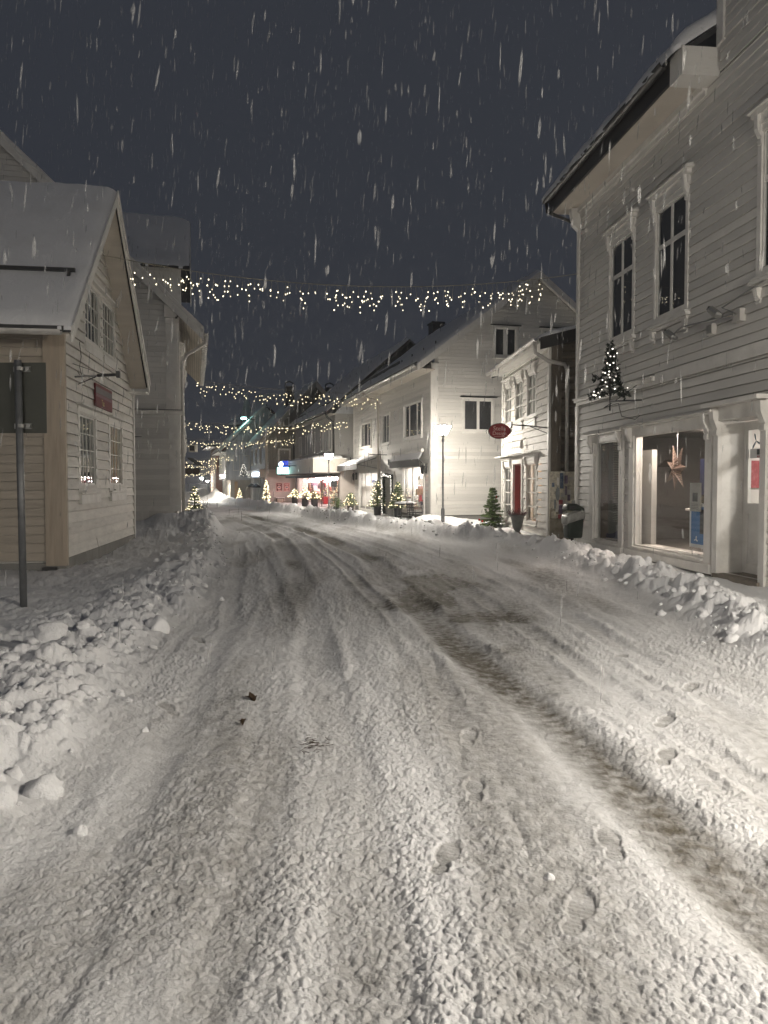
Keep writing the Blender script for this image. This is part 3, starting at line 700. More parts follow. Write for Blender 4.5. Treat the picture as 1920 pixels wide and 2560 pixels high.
# ================================================================== near left gable house
def near_left_house():
    h = house('gable_house', 'old white gable house with peeling boards and cream side wall beside the sign post', -5.33, 12.8, -.138, 1)
    w, dep = 5.98, 9.0
    b0, e0, rb, rz, b1, e1 = -1.2, 3.80, 2.25, 7.07, 5.80, 3.82
    sn, sf = (rz-e0)/(rb-b0), (rz-e1)/(b1-rb)
    under = lambda b: (e0+(b-b0)*sn if b < rb else rz-(b-rb)*sf)-.06
    def lim(z):
        zz = z+.07
        return (min(rb-.02, max(0.0, (zz-e0)/sn+b0)), max(rb+.02, min(w, rb+(rz-zz)/sf)))
    g = MB(); g.prism([(.05, -.2), (w-.05, -.2), (w-.05, under(w)-.02), (rb, rz-.12), (.05, under(.05)-.02)], .10, dep, lambda b, z, a: (b, a, z)); g.build('wall', 'white', h)
    MB().box(-.02, w+.01, -.025, .099, -.2, .235).box(-.03, .048, .1, dep, -.2, .16).build('foundation', 'stone', h)
    cr = .19; holes = []
    for a, b in ((1.02, 2.12), (3.52, 4.66)):
        holes.append(window(h, FRONT, a, b, 1.50, 2.70, .17, (.25, .5, .75), (.25, .5, .75), mun=.018, post=.022, back='dark' if a < 2 else 'warmroom', proud=.035, gd=-.006))
        g = MB(); g.box(a-.24, b+.24, 0, .13, 2.885, 2.915, FRONT); g.build('drip_board', 'trim', h)
        MB().box(a-.19, b+.19, 0, .085, 1.12, 1.285, FRONT).box(a-.02, b+.02, .086, .13, 1.34, 1.365, FRONT).build('apron', 'trim', h)
    for a, b in ((1.53, 2.62), (2.98, 4.02)):
        holes.append(window(h, FRONT, a, b, 4.22, 5.18, .12, (.25, .5, .75), (.34, .67), mun=.018, post=.022, back='dark', proud=.03, gd=-.006, sill=0))
    MB().box(1.38, 2.70, 0, .07, 3.93, 4.09, FRONT).box(2.90, 4.17, 0, .07, 3.93, 4.09, FRONT).box(1.36, 4.2, 0, .11, 5.31, 5.35, FRONT).build('apron', 'trim', h)
    clad(h, FRONT, 0, w, .25, rz-.15, cr, holes, 'white_old', .045, lim, maxlen=5, seed=4, jit=.006, gap=.013)
    # cream side wall facing the viewer
    clad(h, SIDE0(), .30, dep, .20, under(0)-.05, .147, (), 'creamwall', .014, name='wall_board', seed=6, maxlen=9)
    MB().box(-.055, .0, .02, .29, .12, under(0)-.02).build('corner_board', 'tan', h)
    MB().box(-.054, .03, -.055, .018, .12, under(0)-.02).build('corner_board', 'tan', h)
    MB().box(w, w+.09, -.07, .0, .02, 3.85).build('corner_board', 'trim', h)
    MB().box(-.10, .12, .12, .34, -.1, .10).build('pipe_outlet', 'black', h)
    # roof
    a0, a1 = -.45, dep+.3
    g = MB(); slab(g, RY, a0, a1, b0, e0, rb, rz, -.03, .05); slab(g, RY, a0, a1, b1, e1, rb, rz, -.03, .05); g.build('roof', 'roof', h)
    g = MB(); slab(g, RY, a0+.05, .08, b0+.03, e0, rb, rz, -.06, -.032); slab(g, RY, a0+.05, .08, b1-.03, e1, rb, rz, -.06, -.032); g.build('soffit', 'cream', h)
    snow_sheet(h, RY, a0-.03, a1, b0-.02, e0+.05, rb, rz+.05, .10, (110, 46), 3, .10)
    snow_sheet(h, RY, a0-.03, a1, b1+.02, e1+.05, rb, rz+.05, .10, (60, 30), 5, .06)
    barge(h, RY, a0-.03, a0-.001, b0, e0+.06, rb, rz+.06, .24); barge(h, RY, a0-.03, a0-.001, b1, e1+.06, rb, rz+.06, .24)
    barge(h, RY, a0-.055, a0-.032, b0-.02, e0+.09, rb, rz+.09, .11, name='barge_cap'); barge(h, RY, a0-.055, a0-.032, b1+.02, e1+.09, rb, rz+.09, .11, name='barge_cap')
    MB().box(b1-.38, b1+.02, a0+.0, .0, e1-.20, e1-.16).build('eave_return', 'trim', h)
    MB().box(b0-.02, b0+.0, a0+.1, a1, e0-.02, e0+.06).build('fascia', 'black', h)
    gutter(h, lambda a, db, dz: (b0-.09+db, a, e0-.02+dz), a0+.12, a1, .075)
    # snow guard rail
    zb = e0+(-.21-b0)*sn+.05
    g = MB(); g.box(-.235, -.185, -.28, dep, zb+.14, zb+.20)
    g.build('snow_guard', 'black', h)
    for i in range(8):
        y = -.18+i*1.1; MB().box(-.23, -.19, y-.025, y+.025, zb-.02, zb+.14).build('guard_bracket', 'black', h)
    # electric fittings
    c = MB(); c.tube([(.95, -.05, 4.0), (1.02, -.06, 3.75), (.85, -.07, 3.55), (.9, -.1, 3.38)], .006, 4); c.tube([(.75, -.06, 3.45), (1.2, -.08, 3.30), (.9, -.10, 3.22)], .006, 4); c.build('cable', 'cord', h)
near_left_house()

s = thing('wall_sign', 'dark red printed sign on the peeling gable wall above the lower windows', 'sign', (-5.33, 12.8, 0), math.atan2(1, -.138))
MB().box(2.02, 3.50, .045, .075, 2.98, 3.42, FRONT).build('sign_panel', 'redsign', s)
MB().box(2.03, 3.49, .0755, .078, 3.24, 3.36, FRONT).build('print_band', mat('dull_grey_print', (.09, .075, .08), .5, .25, 9), s)
MB().box(2.03, 3.49, .0755, .078, 3.17, 3.23, FRONT).build('print_band', mat('plum_band', (.12, .02, .05), .5, .2, 9), s)
text('Tas', 'lettering', .17, 'gold', s, FRONT, 2.62, .080, 3.08, 1)
p = thing('flagpole_bracket', 'short black flagpole bracket sticking out of the peeling gable wall', 'bracket', (-5.33, 12.8, 0), math.atan2(1, -.138))
MB().tube([(.62, -.04, 3.34), (.62, -.44, 3.37)], .018, 6).build('tube', 'steel', p, True)
MB().tube([(.62, -.42, 3.37), (.62, -.74, 3.39)], .028, 6).box(.58, .66, -.80, -.74, 3.34, 3.45).build('socket', 'black', p)
MB().tube([(.85, -.04, 3.24), (.62, -.40, 3.35)], .010, 5).tube([(.5, -.04, 3.55), (.62, -.5, 3.40)], .006, 5).build('stay', 'black', p)

# ------------------------------------------------------------------ second house on the left
def second_left_house():
    h = house('white_house', 'tall white house with cross gable dormer standing beyond the peeling gable house', -5.87, 22, -.247, 1)
    w, dep = 11.6, 9.7
    b0, e0, rb, rz = -.72, 5.78, 4.85, 11.05
    sl = (rz-e0)/(rb-b0)
    MB().box(.05, w, .10, dep, .0, 6.4).build('wall', 'white', h)
    g = MB(); g.prism([(.1, 6.402), (dep, 6.402), (rb, rz-.15)], .05, w, lambda b, z, a: (a, b, z)); g.build('gable', 'white', h)
    lim = lambda z: (max(.32 if z < 6.2 else 0, (z+.16-e0)/sl+b0), min(dep, 2*rb-((z+.16-e0)/sl+b0)))
    sd = SIDE0()
    clad(h, sd, .32, dep, 3.60, rz-.4, .146, (), 'white', .022, lim, seed=11, maxlen=9)
    clad(h, sd, .26, dep, .86, 3.42, .146, (), 'white', .016, seed=12, maxlen=9)
    for i in range(52): MB().box(-.018, .049, .12+i*.18, .297+i*.18, -.1, .70).build('plinth_board', 'white', h)
    MB().box(-.05, .0, -.01, dep, .70, .84).build('base_rail', 'trim', h)
    MB().box(-.07, .0, -.06, dep, 3.43, 3.53).box(-.10, .0, -.09, dep, 3.532, 3.555).build('belt_course', 'trim', h)
    MB().box(-.11, .0, -.10, dep, 3.557, 3.575).build('flashing', 'black', h)
    MB().box(-.055, .0, .0, .318, 3.58, 6.15).build('corner_board', 'trim', h)
    MB().box(-.035, .0, .0, .256, .85, 3.425).build('corner_board', 'trim', h)
    MB().box(.0, .16, -.05, .0, .2, 6.2).build('corner_board', 'trim', h)
    MB().box(-.16, .0, .06, .36, 6.152, 6.50).box(-.12, .0, .09, .33, 5.98, 6.15).build('eave_bracket', 'trim', h)
    clad(h, FRONT, .16, w, .6, 6.2, .146, [(2.2, 3.4, 3.9, 5.6), (5.2, 6.4, 3.9, 5.6), (8.2, 9.4, 3.9, 5.6)], 'white', .022, joined=True, seed=3)
    for a in (2.25, 5.25, 8.25):
        window(h, FRONT, a, a+1.1, 3.95, 5.5, .12, (.5,), (), transom=.65, cap=.24, proud=.07, back='dark')
        window(h, FRONT, a, a+1.1, 1.1, 2.7, .12, (.5,), (), cap=.24, proud=.07, back='warmroom')
    MB().box(.0, w, -.12, .0, 3.43, 3.55).build('belt_course', 'trim', h)
    g = MB(); slab(g, RX, -.28, w+.2, b0, e0, rb, rz, -.02, .07); slab(g, RX, -.28, w+.2, 2*rb-b0, e0, rb, rz, -.02, .07); g.build('roof', 'roof', h)
    for i in range(9):      # boarded underside of the eave
        q = i/9; b = b0+.02+q*.70; MB().hexa([RX(-.22, b, e0-.045+(b-b0)*sl), RX(w+.15, b, e0-.045+(b-b0)*sl), RX(w+.15, b+.070, e0-.045+(b+.07-b0)*sl), RX(-.22, b+.070, e0-.045+(b+.07-b0)*sl),
               RX(-.22, b, e0-.022+(b-b0)*sl), RX(w+.15, b, e0-.022+(b-b0)*sl), RX(w+.15, b+.070, e0-.022+(b+.07-b0)*sl), RX(-.22, b+.070, e0-.022+(b+.07-b0)*sl)]).build('soffit_board', 'cream', h)
    snow_sheet(h, RX, -.30, w+.2, b0, e0+.07, rb, rz+.07, .16, (60, 30), 15)
    for bb, sg in ((b0, 1), (2*rb-b0, -1)):
        barge(h, RX, -.32, -.29, bb, e0+.08, rb, rz+.08, .34); barge(h, RX, -.345, -.322, bb-.02*sg, e0+.11, rb, rz+.11, .13, name='barge_cap')
        barge(h, RX, -.28, .0, bb+.5*sg, e0-.03+.5*sl, rb, rz-.03, .02, name='verge_soffit')
    gutter(h, lambda a, db, dz: (a, b0-.07+db, e0+.02+dz), -.2, w+.2, .07, n=6)
    for i in range(36): MB().box(-.1+i*.33, -.07+i*.33, b0-.15, b0+.02, e0-.10, e0-.07).build('gutter_hook', 'trim', h)
    downpipe(h, [(-.02, b0-.07, e0-.05), (-.02, b0-.05, e0-.30), (.05, -.25, e0-.62), (.10, -.12, e0-.85), (.10, -.12, .2)], .05)
    MB().box(-.025, .0, 4.50, 4.85, 9.15, 9.50).build('vent', 'black', h)
    # cross gable dormer
    d0, d1, dz = 3.1, 7.1, 8.55
    MB().box(d0, d1, -.02, 4.0, 6.0, dz).build('dormer_wall', 'white', h)
    for i in range(11): MB().box(d0-.02, d0-.001, .0, 3.4, 6.6+i*.17, 6.762+i*.17).build('dormer_board', 'white', h)
    MB().box(d0-.03, d0+.12, -.06, -.022, 6.0, dz).box(d0-.035, d0-.021, -.05, .30, 6.0, dz).build('corner_board', 'trim', h)
    g = MB(); m_ = (d0+d1)/2; g.prism([(d0, dz+.002), (d1, dz+.002), (m_, 10.35)], -.02, 4.0, lambda b, z, a: (b, a, z)); g.build('dormer_gable', 'white', h)
    g = MB(); slab(g, RY, -.35, 4.9, d0-.35, dz-.25, m_, 10.45, .0, .08); slab(g, RY, -.35, 4.9, d1+.35, dz-.25, m_, 10.45, .0, .08); g.build('dormer_roof', 'roof', h)
    barge(h, RY, -.38, -.351, d0-.35, dz-.17, m_, 10.53, .22); barge(h, RY, -.38, -.351, d1+.35, dz-.17, m_, 10.53, .22)
    snow_sheet(h, RY, -.36, 4.8, d0-.33, dz-.17, m_, 10.53, .15, (40, 24), 25, name='dormer_snow')
    c = MB(); c.tube([(-.03, .75, .25), (-.05, .68, .55), (-.04, .60, .62), (-.05, .55, .3)], .012, 5); c.build('cable_loop', 'cord', h)
    c = MB(); c.tube([(-.02, 1.25, 3.0), (-.06, 1.25, 2.82)], .015, 5).tube([(-.06, 1.0, 2.80), (-.06, 1.5, 2.79)], .012, 5); c.build('wire_anchor', 'black', h)
second_left_house()

def third_left_house():
    h = house('long_house', 'plain pale house further along the left side past the tall white house', -8.95, 33.6, -.255, 1)
    w, dep = 34, 7
    MB().box(0, w, .10, dep, -.1, 4.8).build('wall', 'white', h)
    clad(h, FRONT, 0, w, .4, 4.6, .15, (), 'white', .02, joined=True, seed=8)
    for a in (3, 7, 12, 17, 22, 27): window(h, FRONT, a, a+1.2, 1.0, 2.5, .12, (.5,), back='warmroom' if a in (7, 17) else 'dark')
    g = MB(); slab(g, RX, -.1, w, -.25, 4.75, 3.5, 8.0, 0, .1); slab(g, RX, -.1, w, 7.25, 4.75, 3.5, 8.0, 0, .1); g.build('roof', 'roof', h)
    MB().prism([(.1, 4.802), (dep, 4.802), (3.5, 7.9)], .02, w-.1, lambda b, z, a: (a, b, z)).build('gable', 'white', h)
third_left_house()

# ================================================================== near right house (shop)
def near_right_house():
    h = house('shop_house', 'large white clapboard house with shop windows and dark eave, nearest on the right', 4.4, 17.5, .1057, -1)
    w, dep = 17.0, 8.0
    shopholes = [(1.05, 2.42, .28, 2.38), (3.06, 5.68, .30, 2.40), (6.02, 7.12, .15, 2.45)]
    walls(h, w, dep, -.1, 7.62, 'white', shopholes)
    holes = []
    for a in (1.86, 3.88, 7.02, 10.2, 12.4):
        holes.append(window(h, FRONT, a, a+1.0, 4.42, 6.20, .125, (.5,), (), transom=.66, post=.06, cap=.28, proud=.035, back='dark'))
        MB().box(a-.20, a+1.20, 0, .10, 4.205, 4.255, FRONT).box(a-.14, a+1.14, 0, .06, 4.15, 4.20, FRONT).build('apron', 'trim', h)
        for q in (a-.12, a+1.02): MB().prism([(0, 4.15), (.085, 4.15), (.07, 4.05), (.03, 3.99), (.04, 3.95), (0, 3.93)], q, q+.10, lambda d, z, u: FRONT(u, d, z)).build('bracket', 'trim', h)
    # shop windows
    def shopwin(g0, g1, z0, z1, cas, capz, label):
        g = MB(); ring(g, FRONT, g0-cas, g1+cas, z0-.22, z1+.18, (cas-.05, cas-.05, .19, .15), 0, .05)
        wn_ = g.build('shop_window', 'trim', h); wn_['label'] = label
        s_ = MB(); ring(s_, FRONT, g0-.05, g1+.05, z0-.03, z1+.03, (.05, .05, .03, .03), -.06, .02); s_.build('sash', 'trim', wn_)
        MB().box(g0-.05, g1+.05, -.10, .09, z0-.055, z0-.032, FRONT).build('sill', 'trim', wn_)
        MB().box(g0-cas-.02, g1+cas+.02, .0, .085, z0-.24, z0-.10, FRONT).build('apron', 'trim', wn_)
        MB().quad(FRONT(g0, -.03, z0), FRONT(g1, -.03, z0), FRONT(g1, -.03, z1), FRONT(g0, -.03, z1)).build('pane', 'glass', wn_)
        c = MB(); c.box(g0-cas-.10, g1+cas+.10, 0, .14, z1+.182, z1+.215, FRONT)
        a_, b_, zt = g0-cas-.16, g1+cas+.16, z1+.217
        c.hexa([FRONT(*q) for q in [(a_, 0, zt), (b_, 0, zt), (b_, .19, zt), (a_, .19, zt), (a_, 0, zt+.09), (b_, 0, zt+.09), (b_, .17, zt+.03), (a_, .17, zt+.03)]])
        c.build('cornice', 'trim', wn_)
        for uu in (g0-cas+.01, g1+.06):
            MB().prism([(.05, z1-.20), (.08, z1-.18), (.085, z1-.12), (.065, z1-.09), (.09, z1-.03), (.14, z1+.06), (.15, z1+.18), (.05, z1+.18)], uu, uu+.10, lambda d, z, u: FRONT(u, d, z)).build('bracket', 'trim', wn_)
        return (g0-.06, g1+.06, z0-.06, z1+.06)
    holes.append(shopwin(1.12, 2.36, .33, 2.32, .24, 2.6, 'narrow shop window with a venetian blind'))
    holes.append(shopwin(3.13, 5.61, .35, 2.35, .24, 2.6, 'wide shop window with a paper star and posters'))
    # door
    g = MB(); g.box(5.92, 6.05, 0, .06, .02, 2.62, FRONT); g.box(7.11, 7.24, 0, .06, .02, 2.62, FRONT); g.box(6.052, 7.108, 0, .06, 2.42, 2.62, FRONT); g.build('door_frame', 'trim', h)
    for uu in (5.93, 7.12): MB().prism([(.06, 2.2), (.085, 2.21), (.09, 2.27), (.075, 2.30), (.10, 2.36), (.14, 2.46), (.15, 2.6), (.06, 2.6)], uu, uu+.12, lambda d, z, u: FRONT(u, d, z)).build('bracket', 'trim', h)
    MB().box(5.86, 7.30, 0, .24, 2.622, 2.68, FRONT).build('door_cornice', 'trim', h)
    g = MB(); g.box(6.03, 6.05, -.36, -.002, .15, 2.42, FRONT); g.box(7.11, 7.13, -.36, -.002, .15, 2.42, FRONT); g.box(6.052, 7.108, -.36, -.002, 2.425, 2.445, FRONT); g.build('door_reveal', 'trim', h)
    MB().box(6.0, 7.16, -.40, .10, -.12, .145, FRONT).build('door_step', mat('worn_grey_step', (.22, .19, .155), .75, .2, 5, (.12, .10, .08), .4, 6), h)
    d = MB(); 
    d.box(6.055, 6.17, -.40, -.35, .16, 2.40, FRONT); d.box(6.99, 7.105, -.40, -.35, .16, 2.40, FRONT); d.box(6.172, 6.988, -.40, -.35, 2.28, 2.40, FRONT)
    d.box(6.172, 6.988, -.40, -.35, 1.04, 1.20, FRONT); d.box(6.172, 6.988, -.40, -.35, .16, .30, FRONT); d.box(6.172, 6.988, -.39, -.372, .302, 1.038, FRONT)
    dr = d.build('shop_door', 'trim', h)
    MB().quad(FRONT(6.17, -.375, 1.2), FRONT(6.99, -.375, 1.2), FRONT(6.99, -.375, 2.28), FRONT(6.17, -.375, 2.28)).build('pane', 'glass', dr)
    MB().box(6.95, 6.985, -.352, -.345, 1.05, 1.2, FRONT).build('lock_plate', 'black', dr)
    # decals on the door glass
    def petals(par, mp, u, d, z, r, m):
        g = MB()
        for ang, L_, wd in ((70, 1.0, .34), (205, .9, .30), (-50, 1.15, .38)):
            a = math.radians(ang); pts = []
            for i in range(14):
                t = 2*math.pi*i/14; x = (.5+.5*math.cos(t))*L_*r; y = math.sin(t)*wd*.5*r*(.5+.5*math.cos(t)*.6+.3)
                pts.append((u-(x*math.cos(a)-y*math.sin(a)), z+(x*math.sin(a)+y*math.cos(a))))
            n = len(g.v); g.v += [mp(p_[0], d, p_[1]) for p_ in pts]; g.f.append(tuple(range(n, n+14)))
        return g.build('emblem', m, par)
    petals(dr, FRONT, 6.33, -.37, 2.11, .12, 'bluegreyprint')
    text('tele', 'lettering', .12, 'ink', dr, FRONT, 6.58, -.369, 2.12, 1)
    MB().box(6.18, 6.75, -.371, -.369, 1.86, 2.0, FRONT).build('sticker', 'whiteprint', dr)
    MB().box(6.36, 6.75, -.3675, -.366, 1.91, 1.99, FRONT).build('sticker', 'ink', dr)
    text('team', 'lettering', .075, 'whiteprint', dr, FRONT, 6.52, -.364, 1.95, 1)
    text('4-CITY', 'lettering', .06, 'red', dr, FRONT, 6.46, -.364, 1.88, 1)
    # boards
    holes.append((5.98, 7.18, .0, 2.56))
    clad(h, FRONT, .10, w, 3.44, 7.60, .142, holes, 'white', .026, seed=21, maxlen=7, jit=.003, gap=.013)
    clad(h, FRONT, .10, w, .10, 3.22, .147, holes, 'white', .026, seed=22, maxlen=7, jit=.003, gap=.013)
    # wall of the front gable rising above the eave
    clad(h, FRONT, 5.86, w, 7.62, 12.0, .142, (), 'white', .026, seed=23, maxlen=7, gap=.013)
    MB().box(5.9, w, .10, .5, 7.62, 12.0).build('gable_wall', 'white', h)
    MB().box(5.84, 5.98, -.05, .0, 8.02, 12.0).box(5.80, 5.84, -.05, .4, 7.7, 12.0).build('corner_board', 'trim', h)
    MB().box(.0, 3.9, 0, .10, 3.30, 3.36, FRONT).box(.0, w, 0, .05, 3.23, 3.298, FRONT).box(-.02, 3.9, 0, .13, 3.362, 3.385, FRONT).box(3.9, w, 0, .045, 3.30, 3.42, FRONT).build('belt_course', 'trim', h)
    MB().box(-.03, .10, -.055, .0, .0, 3.225).box(-.03, .10, -.055, .0, 3.39, 7.5).build('corner_board', 'trim', h)
    MB().box(-.03, -.001, .0, dep, .0, 7.5).build('side_wall_board', 'white', h)
    MB().box(.0, w, .02, .098, -.15, .095).build('foundation', mat('dark_brown_stone', (.06, .05, .042), .85, .3, 6), h)
    # eave
    MB().box(-.34, 5.45, -.55, -.0, 7.63, 7.655).build('soffit', 'cream', h)
    MB().box(.0, 5.5, -.10, .0, 7.52, 7.628).box(.0, 5.5, -.05, .0, 7.44, 7.518).build('frieze_moulding', 'trim', h)
    MB().prism([(0, 7.05), (.05, 7.04), (.06, 7.14), (.16, 7.24), (.22, 7.42), (.24, 7.62), (0, 7.62)], -.03, .12, lambda d, z, u: FRONT(u, d, z)).build('eave_bracket', 'trim', h)
    MB().box(5.46, 5.84, -.60, .0, 7.56, 7.98).build('eave_box', 'white', h)
    MB().box(-.36, 5.45, -.60, -.552, 7.62, 7.96).build('fascia', 'black', h)
    gutter(h, lambda a, db, dz: (a, -.68+db, 7.93+dz), -.36, 5.45, .085, 'black')
    MB().tube([(-.30, -.68, 7.86), (-.30, -.66, 7.66), (-.22, -.10, 7.42), (-.08, .05, 7.38)], .04, 8).build('downpipe', 'black', h, True)
    rb, rz = 4.0, 10.9; sl = (rz-7.82)/(rb+.62)
    g = MB(); slab(g, RX, -.36, 5.8, -.55, 7.88, rb, rz+.05, -.0, .10); slab(g, RX, 5.8, w, .5, 8.6, rb, rz, 0, .1); slab(g, RX, -.5, w, 2*rb+.62, 7.80, rb, rz, -.0, .10); g.build('roof', 'roof', h)
    snow_sheet(h, RX, -.38, 5.8, -.76, 7.97, rb, rz+.17, .19, (60, 30), 35, .08)
    # fittings on the wall
    c = MB(); c.tube([(2.9, -.03, 3.36), (3.6, -.03, 3.33), (5.2, -.03, 3.31), (9, -.03, 3.30)], .008, 4).build('cable', 'whitecord', h)
    for u, z in ((.5, 6.98), (2.9, 6.95)): MB().lathe([(.02, 0), (.035, .03), (.03, .07)], 8, (u, -.04, z)).build('hook', 'trim', h)
    # inside of the shop
    r = room(h, FRONT, .55, 5.75, .24, 2.5, 3.2, 'int_brown', 'roomlight', 1, 'int_brown', d0=-.18)
    r2 = room(h, FRONT, 5.78, 8.4, .14, 2.5, 1.6, 'plank_int', 'shoplight_near', 1, 'int_brown', d0=-.42)
    return h
RH = near_right_house()
def on_right(name, label, cat, group=None):
    return thing(name, label, cat, (4.4, 17.5, 0), math.atan2(-1, .1057), group)
t = on_right('window_blind', 'half lowered venetian blind inside the narrow shop window', 'blind')
for i in range(46): MB().box(1.62, 2.38, -.20, -.165, .70+i*.035, .703+i*.035, lambda u, d, z: FRONT(u, d, z+(.012 if d > -.18 else 0))).build('slat', 'blind', t)
MB().box(1.62, 2.38, -.21, -.16, 2.31, 2.35, FRONT).build('headrail', 'blind', t)
t = on_right('window_screen', 'pale curved backdrop with a navy foot standing behind the narrow shop window', 'display')
g = MB(); pts = [(1.15, .34)]+[(1.15+1.2*i/14, .42+.55*(i/14)**2.4) for i in range(15)]+[(2.35, .34)]
MB().prism(pts, -.24, -.23, lambda u, z, d: FRONT(u, d, z)).build('foot', 'posternavy', t)
MB().box(1.12, 2.37, -.30, -.28, .40, 2.34, FRONT).build('panel', mat('dim_grey_panel', (.20, .20, .185), .6, .2, 2), t)
t = on_right('display_column', 'pinkish white display partition standing behind the far end of the wide shop window', 'partition')
MB().box(2.62, 3.12, -.40, -.30, .34, 2.12, FRONT).build('panel', 'plank_int', t)
t = on_right('display_ledge', 'white display ledge lying along the foot of the wide shop window', 'ledge')
MB().box(3.0, 5.65, -.42, -.17, .25, .34, FRONT).build('board', 'plank_int', t)
t = on_right('display_lamp', 'small ceiling spot rail behind the wide shop window', 'lamp')
MB().box(3.2, 5.5, -.34, -.28, 2.435, 2.46, FRONT).build('rail', 'black', t)
for i in range(5): MB().box(3.3+i*.45, 3.6+i*.45, -.36, -.24, 2.415, 2.43, FRONT).build('spot', 'roomlight', t)
# paper star
t = on_right('paper_star', 'pierced paper star with seven points hanging in the wide shop window', 'star')
cu_, cz, cd = 3.98, 1.74, -.36
MB().tube([FRONT(cu_, cd, cz+.05), FRONT(cu_, cd, 2.36)], .005, 4).build('string', 'whiteprint', t)
for k in range(7):
    a = math.radians(90+18+k*360/7); L_ = .40 if k % 2 else .46
    tip = (cu_+L_*math.cos(a)*.9, cd+.02, cz+L_*math.sin(a))
    for sgn in (-1, 1):
        b = a+sgn*math.pi/7; side = (cu_+.15*math.cos(b), cd, cz+.15*math.sin(b)); cen = (cu_, cd+.10, cz)
        for q in range(7):   # slit paper ribs
            f0, f1 = q/7, (q+.55)/7
            lerp = lambda p0, p1, f: tuple(p0[i]+(p1[i]-p0[i])*f for i in range(3))
            MB().quad(FRONT(*lerp(cen, tip, f0)), FRONT(*lerp(cen, tip, f1)), FRONT(*lerp(side, tip, f1)), FRONT(*lerp(side, tip, f0))).build('paper_rib', 'copper', t)
def poster(name, label, u0, u1, z0, z1, d, m, border=0):
    t = on_right(name, label, 'poster')
    MB().box(u0, u1, d-.02, d, z0, z1, FRONT).build('sheet', m, t)
    return t
t = poster('blue_poster', 'tall white framed blue phone poster standing in the wide shop window', 4.56, 5.62, .42, 1.16, -.30, 'whiteprint')
MB().box(4.62, 5.61, -.299, -.296, .48, 1.10, FRONT).build('print', 'posterblue', t)
for a, b, m in ((4.92, 5.20, 'ink'), (5.22, 5.55, 'copper')):
    MB().box(a, b, -.295, -.288, .66, 1.06, FRONT).build('phone_picture', m, t); MB().ball(FRONT(a+.05, -.285, 1.02), .016).build('lens', 'ink', t)
text('iPh', 'lettering', .10, 'whiteprint', t, FRONT, 5.36, -.294, .55, 1)
g = MB()
for ang in (80, 200, -40):
    a = math.radians(ang); g.tube([FRONT(4.80, -.292, .56), FRONT(4.80+.055*math.cos(a), -.292, .56+.05*math.sin(a))], .011, 5)
g.build('emblem', 'whiteprint', t)
t = poster('navy_poster', 'navy phone poster hanging above the blue one in the wide shop window', 4.62, 5.60, 1.30, 1.90, -.44, 'posternavy')
text('Opplev', 'lettering', .13, 'whiteprint', t, FRONT, 5.2, -.435, 1.74, 1)
text('iPhone', 'lettering', .13, 'whiteprint', t, FRONT, 5.2, -.435, 1.60, 1)
t = poster('purple_notice', 'small purple and white leaflet above the blue phone poster', 5.12, 5.56, 1.08, 1.26, -.26, 'whiteprint')
MB().box(5.13, 5.55, -.2595, -.257, 1.09, 1.20, FRONT).build('print', 'plumpaper', t)
t = poster('paper_notice', 'grey paper notice taped on the wide shop window', 5.03, 5.36, 1.04, 1.50, -.050, 'paper')
MB().box(5.12, 5.28, -.0495, -.048, 1.20, 1.34, FRONT).build('picture', 'ink', t)
for i in range(4): MB().box(5.09, 5.30, -.0495, -.048, 1.08+i*.025, 1.086+i*.025, FRONT).build('text_line', 'ink', t)
t = on_right('bar_table', 'round white bar table inside behind the paper star', 'table')
MB().lathe([(.02, .24), (.02, 1.0)], 10, FRONT(3.7, -1.0, 0)).build('leg', 'zinc', t); MB().lathe([(.30, 1.0), (.30, 1.03)], 20, FRONT(3.7, -1.0, 0)).build('top', 'plank_int', t)
t = on_right('red_poster', 'red picture poster seen through the shop door glass', 'poster')
MB().box(5.79, 5.81, -.95, -.58, 1.42, 1.84, FRONT).build('sheet', 'redpaper', t)
t = on_right('side_door', 'white inner door seen through the shop door glass', 'door')
MB().box(5.79, 5.83, -1.9, -1.2, .15, 1.95, FRONT).build('leaf', 'plank_int', t); MB().box(5.831, 5.86, -1.36, -1.24, 1.0, 1.03, FRONT).build('handle', 'steel', t)
t = on_right('wall_floodlights', 'pair of unlit spotlights on a bent arm on the upper clapboards', 'lamp')
MB().tube([FRONT(6.55, .0, 3.90), FRONT(6.55, .14, 3.88), FRONT(5.15, .20, 3.98), FRONT(4.97, .24, 3.90)], .014, 6).build('arm', 'steel', t)
MB().tube([FRONT(6.55, .12, 3.90), FRONT(6.35, .20, 4.02), FRONT(7.4, .05, 4.25)], .012, 6).build('arm', 'steel', t)
for u, z in ((4.95, 3.86), (6.30, 3.93)):
    MB().tube([FRONT(u-.10, .30, z+.10), FRONT(u, .24, z), FRONT(u+.05, .2, z-.03)], [.055, .06, .03], 8).build('spot_head', 'steel', t); MB().ball(FRONT(u-.10, .30, z+.10), .052).build('lens', 'black', t)
MB().box(6.46, 6.64, 0, .10, 3.78, 3.96, FRONT).build('junction_box', 'zinc', t)
t = on_right('junction_box', 'small grey junction box under the spotlight arm', 'box'); MB().box(5.72, 5.88, .01, .09, 3.74, 3.90, FRONT).build('box_body', 'zinc', t)
MB().box(5.74, 5.86, .091, .098, 3.76, 3.88, FRONT).build('cover', 'steel', t)
t = on_right('corner_lamp', 'small spot fitting below the second upper window', 'lamp'); MB().tube([FRONT(4.35, .0, 4.0), FRONT(4.3, .12, 3.96)], [.05, .03], 6).build('spot_head', 'steel', t); MB().box(4.3, 4.4, 0, .02, 3.95, 4.05, FRONT).build('plate', 'steel', t)

